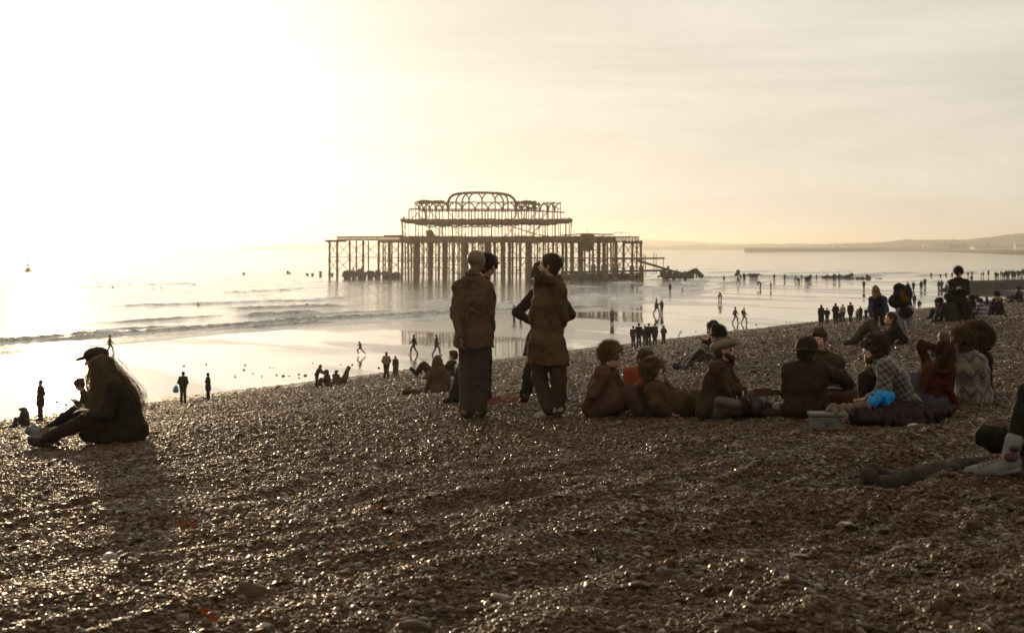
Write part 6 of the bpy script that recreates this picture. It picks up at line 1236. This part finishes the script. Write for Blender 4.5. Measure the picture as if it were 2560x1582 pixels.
far(1797, 731, 754, 'lean', 'plain', 90, 'one of a hugging pair on the bare sand, leaning in')
far(1803, 730, 754, 'lean', 'plain', -90, 'other of the hugging pair on the bare sand, upright')
GR = 'six friends in a row at the foot of the shingle'
far(1583, 815, 868, 'arm', 'plain', 160, 'first friend of the row, arm held out', GR, tc=(.04, .03, .02), h=.018)
far(1597, 808, 868, 'pocket', 'plain', 180, 'tallest broad friend of the row of six, next to the outstretched arm', GR, h=.018)
far(1612, 814, 866, 'stand', 'plain', 180, 'friend of the row of six whose pale shirt hem shows', GR, tc=BRN, lc=(.1, .08, .06), h=.018)
far(1622, 808, 865, 'pocket', 'plain', 190, 'friend of the row of six standing slightly behind the pale shirt hem', GR, h=.018)
far(1637, 808, 863, 'stand', 'coat', 170, 'friend of the row of six in a flared jacket', GR, h=.018)
far(1659, 814, 860, 'pocket', 'hood', 180, 'friend in a hooded top standing a little apart from the row', GR, tc=BRN, h=.018)
far(1838, 767, 808, 'walk', 'plain', 95, 'long striding walker with a mirror reflection', h=.02)
far(1860, 770, 808, 'walk', 'backpack', 90, 'walker with a small pack following the long striding one', h=.02)
far(1810, 689, 705, 'pocket', 'coat', 0, 'person standing near the thin end of the stranded girders')
far(1845, 689, 710, 'walk', 'plain', 60, 'person walking in front of the upright stranded beam')
GW = 'onlookers gathered round the stranded girders'
for px, a, b_, kd, yw in ((1852, 686, 700, 'stand', 180), (1859, 682, 701, 'pocket', 150), (1862, 684, 701, 'stand', 200), (1876, 683, 700, 'stand', 180), (1880, 684, 700, 'pocket', 160), (1884, 683, 700, 'stand', 170), (1888, 684, 700, 'stand', 200), (1892, 684, 701, 'pocket', 180)):
    far(px, a, b_, kd, 'plain', yw, 'tiny dark onlooker close to the stranded girders', GW)
far(1935.5, 684, 703, 'stand', 'plain', 180, 'thin upright person just past the stranded girders')
far(1961.5, 685, 703, 'pocket', 'plain', 180, 'lone person midway between the girders and the dog walkers')
far(1987, 691, 702, 'bend', 'plain', 40, 'person bending over a dog at the water line', tc=BLK)
far(1998, 695, 709, 'bend', 'plain', -60, 'stooping person in front of the dog')
far(2004, 686, 700, 'stand', 'plain', 180, 'person standing behind the stooping one and the dog')
GQ = 'knot of four people by the dog walkers'
for px, a, b_, lb in ((2014, 690, 709, 'nearest'), (2019, 689, 710, 'second'), (2023, 687, 705, 'third'), (2027, 685, 702, 'last')): far(px, a, b_, 'pocket', 'plain', 170, 'one of the close knot of dark figures past the dog walkers', GQ)
far(2041, 686, 699, 'stand', 'plain', 0, 'lone short figure between the knot of four and the flat wreckage')
far(1901, 704, 721, 'bend', 'plain', -70, 'person doubled over on the bare wet sand, arms out')
far(1927, 704, 724, 'pocket', 'coat', 60, 'person standing on the bare wet sand watching the doubled over one')
far(2066, 684, 700, 'lean', 'plain', 90, 'person at the thin end of the flat wreckage')
far(2084, 683, 701, 'stand', 'plain', 180, 'left of two people touching on the flat wreckage')
far(2088, 684, 701, 'stand', 'plain', 180, 'right of two people touching on the flat wreckage')
far(2098, 683, 702, 'arm', 'plain', 180, 'person with an arm out at the thick end of the flat wreckage')
far(2159.5, 700.5, 725, 'stand', 'plain', 170, 'slim person alone on the sand behind the stooping woman')
GL = 'people lined up at the foot of the shingle right of the middle'
far(2053, 762, 815, 'stand', 'longcoat', 175, 'long haired woman in a long coat at the foot of the shingle', GL, h=.018)
far(2067.5, 769, 812, 'pocket', 'plain', 175, 'slight person beside the woman in the long coat', GL, h=.018)
far(2089, 758, 810, 'pocket', 'longcoat', 160, 'heavy figure in a dark long coat, tallest but one of the line', GL, h=.018)
far(2107, 761, 806, 'stand', 'plain', 170, 'person in a light jacket next to the heavy dark figure', GL, tc=PALE, h=.018)
far(2100, 785, 807, 'stand', 'plain', 170, 'toddler between the heavy dark figure and the light jacket', GL, h=.018)
far(2126, 755.5, 806, 'walk', 'coat', 160, 'broad striding man with his arms away from his body', GL, h=.018)
far(2143, 772, 802, 'stand', 'plain', 175, 'child in a pale top at the foot of the shingle', GL, tc=PALE, h=.018)
far(2151, 765, 802, 'stand', 'coat', 170, 'adult just behind the child in the pale top', GL, h=.018)
far(2165, 774, 801, 'pocket', 'plain', 180, 'small person at the end of the line beside the stooping woman', GL, h=.018)
far(2272, 703.5, 724, 'lean', 'plain', -80, 'hunched person above the backpack wearer')
far(2283.5, 703.5, 728, 'pocket', 'coat', 180, 'person in a flared coat next to the hunched one')
far(2303, 694, 728, 'stand', 'coat', 180, 'taller of a tall couple on the sand before the groyne')
far(2312, 695, 720, 'pocket', 'coat', 160, 'shorter of the tall couple on the sand before the groyne')
far(2328, 681, 697, 'pocket', 'plain', 180, 'lone figure at the water holding a stick')
far(2351, 683.5, 698, 'pocket', 'plain', 180, 'figure at the water above the pair by the groyne end')
far(2365, 681, 697, 'arm', 'plain', 180, 'figure at the water with one arm bent out')
far(2380, 680, 697, 'stand', 'plain', 180, 'figure at the water hidden by the tall person with a bob')
far(2347, 700.5, 728, 'stand', 'plain', 180, 'slimmer of the pair beside the groyne end')
far(2354, 697, 728, 'pocket', 'plain', 170, 'larger of the pair beside the groyne end')
far(2367, 708, 724, 'crouch', 'plain', -60, 'person crouching on the stepped groyne end', D=279)
far(2372, 699, 722, 'lean', 'plain', -40, 'person standing over the crouching one on the groyne end', D=279.5)
far(2429, 688, 701, 'crouch', 'backpack', 180, 'person crouching on top of the groyne wall', D=275)
far(2420, 679, 694, 'stand', 'plain', 180, 'slim figure on the banked sand right of the tall person with a bob')
far(2430, 678, 692, 'pocket', 'plain', 180, 'figure on the banked sand above the crouching person')
far(2453, 681, 692, 'stand', 'plain', 180, 'thin small figure beside an adult on the banked sand')
far(2458, 679, 692, 'pocket', 'coat', 180, 'adult beside the thin small figure on the banked sand')
far(2471, 675, 691, 'stand', 'coat', 180, 'figure standing alone in the middle of the banked sand')
GC = 'dense crowd strolling on the banked sand beyond the groyne'
for i, (px, a, b_) in enumerate([(2488, 679, 695), (2491, 680, 695.5), (2495, 681, 697), (2502, 677, 692), (2507, 679, 696), (2511, 680, 696), (2514, 676, 696), (2517, 675.5, 697), (2520, 678, 696), (2523, 675, 692), (2529, 675, 694), (2532, 676, 695), (2535, 675.5, 694), (2538, 678, 695), (2543, 675, 692), (2546, 676, 693), (2550, 676, 693), (2555, 673, 692), (2558, 672, 693), (2562, 674, 693)]):
    far(px, a, b_, ('stand', 'pocket', 'walk', 'stand')[i % 4], ('plain', 'coat', 'longhair')[i % 3], 180 - 30 * (i % 3), 'tiny dark stroller in the dense crowd beyond the groyne', GC)
far(2554, 691.5, 703, 'stand', 'plain', 180, 'figure in front of the dense crowd, on the groyne top', D=284)
far(2286, 735, 767, 'stand', 'plain', 175, 'slim adult paddling beside a crouching child')
far(2297.5, 749, 768, 'crouch', 'plain', 0, 'child crouching in the wet sand next to a slim adult')
far(2341, 743, 774, 'pocket', 'coat', 150, 'person in a bulky jacket standing alone below the groyne')
far(2422, 739, 762, 'stand', 'plain', 180, 'distant head and shoulders beyond the pale woolly hat', D=130)
far(2443, 733, 762, 'stand', 'plain', 180, 'distant standing figure beyond the striped jumper', D=130)

# dog, gulls, posts, stones, buoy
def small(name, prims, m, loc, label, cat, h, group=None, yaw=0, fold=0.0):
    V, F, M = mesh_field(prims, h, fold); o = mesh_obj(name, V, F, m, None, True, loc=tuple(loc)); o.rotation_euler = (0, 0, R(yaw)); return tag(o, label, cat, group)
b0 = hit(1994, 705)
small('dog', [cap_((-.28, 0, .48), (.22, 0, .50), .12, .14), cap_((.24, 0, .54), (.38, 0, .70), .08, .07), ell_((.43, 0, .74), (.10, .07, .075)), cap_((.48, 0, .72), (.58, 0, .69), .04, .03), cap_((.39, .05, .80), (.36, .07, .72), .025), cap_((.39, -.05, .80), (.36, -.07, .72), .025), cap_((-.30, 0, .52), (-.52, 0, .66), .035, .02)]
      + [cap_((x, y, .42), (x + (.05 if x > 0 else .08), y, .24), .055, .03) for x in (.2, -.24) for y in (-.08, .08)] + [cap_((x + (.05 if x > 0 else .08), y, .24), (x + (.03 if x > 0 else -.02), y, .02), .03, .025) for x in (.2, -.24) for y in (-.08, .08)], cloth(BLK), b0, 'dark dog standing on the wet sand beside a bending person', 'dog', .025, yaw=190)
gm = bpy.data.meshes.new('x'); gv = mesh_field([ell_((0, 0, .09), (.22, .11, .10)), cap_((.14, 0, .14), (.22, 0, .27), .05, .045), cap_((.25, 0, .28), (.32, 0, .265), .02, .01), cap_((-.18, 0, .13), (-.34, 0, .17), .05, .02)], .03)
g_obj = mesh_obj('gull', gv[0], gv[1], plain('feathers', (.22, .19, .16), .8)); gme = g_obj.data; bpy.data.objects.remove(g_obj)
g = random.Random(8)
for i, (px, py) in enumerate([(99, 714), (130, 718), (150, 716), (227, 687), (236, 700), (246, 708), (245, 717), (252, 718), (277, 710.5), (281, 718), (284, 718), (298, 712), (306, 710.5), (318, 711), (322, 710), (326, 711), (343, 710), (341, 721), (374, 675), (380, 722), (385, 722), (402, 720), (410, 722), (486, 712), (495, 760), (497, 764), (562, 684), (596, 684), (660, 687), (736, 762), (768, 761)]):
    D = 8.45 * FPX / (py - 620); o = bpy.data.objects.new('floating_gull', gme); C.objects.link(o); o.location = P(px, py, D); o.location.z = 0.02; o.scale = (.95, .95, .95); o.rotation_euler = (0, 0, g.uniform(0, 6.28)); tag(o, 'tiny dark gull resting on the sea', 'gull', 'gulls scattered over the calm sea')
g = random.Random(9)
for i, (px, a, b_) in enumerate([(609, 681, 686.5), (719, 677, 684), (724, 681, 685), (768, 683, 688), (781, 683, 689), (801, 678, 690), (830, 682, 690)]):
    D = 8.5 * FPX / (b_ - 620); o = tag(mesh_obj('post', *(lambda m: (m.V, m.F))(MB().tube([(0, 0, -1), (.05, 0, (b_ - a) / FPX * D)], [.5, .35], 8).tube([(.05, 0, (b_ - a) / FPX * D * .7), (.05, 0, (b_ - a) / FPX * D * .9)], .55, 8)), wreckm, smooth=False, loc=tuple(P(px, b_, D))), 'dark stump of a lost pier leg out in the sea', 'post', 'stumps of lost pier legs out in the sea'); o.location.z = 0
D = 521; bu = empty('buoy', P(70, 678.5, D), 'red navigation buoy with a lattice tower and top mark out at sea', 'buoy'); bm_ = plain('buoy_paint', (.20, .045, .03), .6); bu.location.z = 0
MB().lathe([(.2, -.5), (1.2, -.4), (1.35, 0), (1.3, .35), (.9, .5)], 16).build('float', bm_, bu, loc=(0, 0, 0), smooth=True)
m2 = MB()
for q in range(4): a = q * 1.57 + .4; m2.bar((.8 * math.cos(a), .8 * math.sin(a), .45), (.25 * math.cos(a), .25 * math.sin(a), 2.5), .13)
m2.box((-.45, -.45, .5), (.45, .45, 1.3)); m2.lathe([(.5, 1.9), (.5, 2.4), (.2, 2.6)], 8)
m2.build('tower', bm_, bu, loc=(0, 0, 0)); MB().lathe([(.06, 2.5), (.08, 2.9), (.38, 3.0), (.38, 3.35), (.1, 3.45)], 10).build('top_mark', bm_, bu, loc=(0, 0, 0))
# stones on the sand
st_m = plain('stone', (.06, .045, .032), .6, bump=.01)
sv = [mesh_field([ell_((0, 0, .05), (.15, .11, .08)), ell_((.06, .03, .05), (.10, .09, .07))], .02, .015, 1.2, k)[:2] for k in range(3)]; sm_ = []
for V_, F_ in sv: o = mesh_obj('stone', V_, F_, st_m); sm_.append(o.data); bpy.data.objects.remove(o)
g = random.Random(12)
for i, (px, py) in enumerate([(516, 911), (460, 915), (588, 938), (588, 943), (610, 925), (613, 913), (632, 934), (655, 941), (675, 920), (684, 920), (692, 938), (708, 940), (723, 940), (747, 936), (763, 939), (782, 908), (852, 912), (881, 912), (947, 920), (748, 945), (97, 930), (143, 1005), (165, 1012), (1700, 832), (1697, 838), (1722, 842), (1740, 828), (1756, 834), (1703, 828), (1890, 812), (1893, 818), (1966, 806), (1975, 806), (1990, 805), (2004, 813), (2010, 808), (1833, 725), (1890, 763)]):
    o = bpy.data.objects.new('stone', sm_[i % 3]); C.objects.link(o); o.location = hit(px, py); k = g.uniform(.35, .75); o.scale = (k, k, k * .9); o.rotation_euler = (0, 0, g.uniform(0, 6.28)); tag(o, 'small dark stone lying on the wet sand', 'stone', 'dark stones scattered on the wet sand')
# leaves and weed scraps blown over the shingle
def leaf_mesh(k):
    g = random.Random(k); V = []; F = []; n_ = 9; w0 = [.0, .25, .55, .75, .85, .7, .5, .25, .0]
    for i in range(n_):
        u = i / (n_ - 1)
        for j in range(-2, 3):
            wv = w0[i] * .42 * (1 + .35 * g.uniform(-1, 1)); V.append((u - .5, j / 2 * wv, .10 * math.sin(u * 4 + k) + .12 * (j / 2) ** 2 * (1 + math.sin(k + u * 6)) + g.uniform(-.03, .03)))
    for i in range(n_ - 1):
        for j in range(4): F.append((i * 5 + j, i * 5 + j + 1, (i + 1) * 5 + j + 1, (i + 1) * 5 + j))
    return V, F
lm = plain('dry_leaf', (.30, .12, .025), .6, var=.5, trans=.7)
GLF = 'dry orange leaves scattered on the shingle'
LV = [(456, 1319, .09, 'upright torn orange leaf, first of the bright pair on the shingle'), (480, 1325, .09, 'flatter torn orange leaf, second of the bright pair on the shingle'), (256, 1286, .06, 'small orange leaf nearer the couple than the bright pair'), (951, 1285, .10, 'curled orange leaf alone in the middle of the shingle'), (987, 1362, .07, 'yellowish upright leaf scrap below the lone curled leaf'), (980, 1384, .08, 'reddish leaf scrap touching the yellowish one'), (1221, 1371, .05, 'round golden leaf scrap below the standing people'), (838, 1395, .08, 'pale brown leaf near the cluster of scraps'), (508, 1543, .08, 'red leaf near the lower edge'), (532, 1562, .07, 'orange scrap next to the red leaf at the lower edge'), (242, 1510, .06, 'yellow leaf standing on edge among dark pebbles'), (2118, 1255, .11, 'broken orange leaf near the dark boots'), (2198, 1236, .05, 'small orange scrap right under the dark boots'), (2250, 1088, .05, 'tiny orange scrap past the picnic blanket'), (2135, 917, .16, 'pale straw coloured scrap between the young man and the checked shirt'), (2490, 975, .10, 'glowing orange scrap beside the patterned jumper'), (800, 1455, .05, 'faint brown leaf scrap in the lower middle'), (185, 1372, .05, 'small dull red leaf scrap')]
for i, (px, py, s_, lb) in enumerate(LV):
    V_, F_ = leaf_mesh(i); b0 = hit(px, py); o = mesh_obj('leaf', np.array(V_) * s_ * (.75 if i != 14 else .6), F_, lm if i != 14 else plain('dry_straw', (.6, .45, .2), .6, trans=.7), loc=(b0.x, b0.y, b0.z + .03)); o.rotation_euler = (R(50 + 30 * math.sin(i)), R(12 * math.cos(i * 2)), R(20 * i)); sd = o.modifiers.new('t', 'SOLIDIFY'); sd.thickness = .0015; tag(o, lb, 'leaf', GLF)
# larger stones that stand out on the shingle
for px, py, s_, lb in ((2286, 1073, .075, 'pale egg shaped stone standing out near the pale cool box'), (737, 1312, .05, 'smooth brown cobble larger than its neighbours in the lower left'), (275, 1400, .06, 'long dark cobble half sunk in the lower left shingle'), (1970, 1420, .055, 'wet bright cobble in the lower right')):
    b0 = hit(px, py); small('cobble', [ell_((0, 0, .1 * s_), (s_, s_ * .75, s_ * .62)), ell_((s_ * .3, 0, 0.05 * s_), (s_ * .7, s_ * .6, s_ * .5))], plain('cobble', (.13, .10, .07) if px != 2286 else (.30, .25, .17), .35, spec=.5, bump=.004), b0, lb, 'stone', .009, 'cobbles larger than the pebbles around them', yaw=px)
# ------------------------------------------------------------------ sea haze: one closed box of even density round the whole scene
hz = MB().box((-70000, -2000, -6.0), (70000, 70000, 330.0)).build('haze', None, smooth=False) if False else None
mh = bpy.data.materials.new('haze'); mh.use_nodes = True; t = mh.node_tree; t.nodes.clear()
pv_ = N(t, 'ShaderNodeVolumePrincipled', inp={'Color': (0.76, 0.755, 0.72, 1), 'Density': 1.8e-4, 'Anisotropy': 0.6})
ou = N(t, 'ShaderNodeOutputMaterial'); L(t, pv_.outputs[0], ou.inputs['Volume'])
hz = tag(MB().box((-70000, -2000, -6.0), (70000, 70000, 115.0)).build('haze', mh), kind='stuff')
print('objects', len(bpy.data.objects), 'verts', sum(len(m.vertices) for m in bpy.data.meshes))
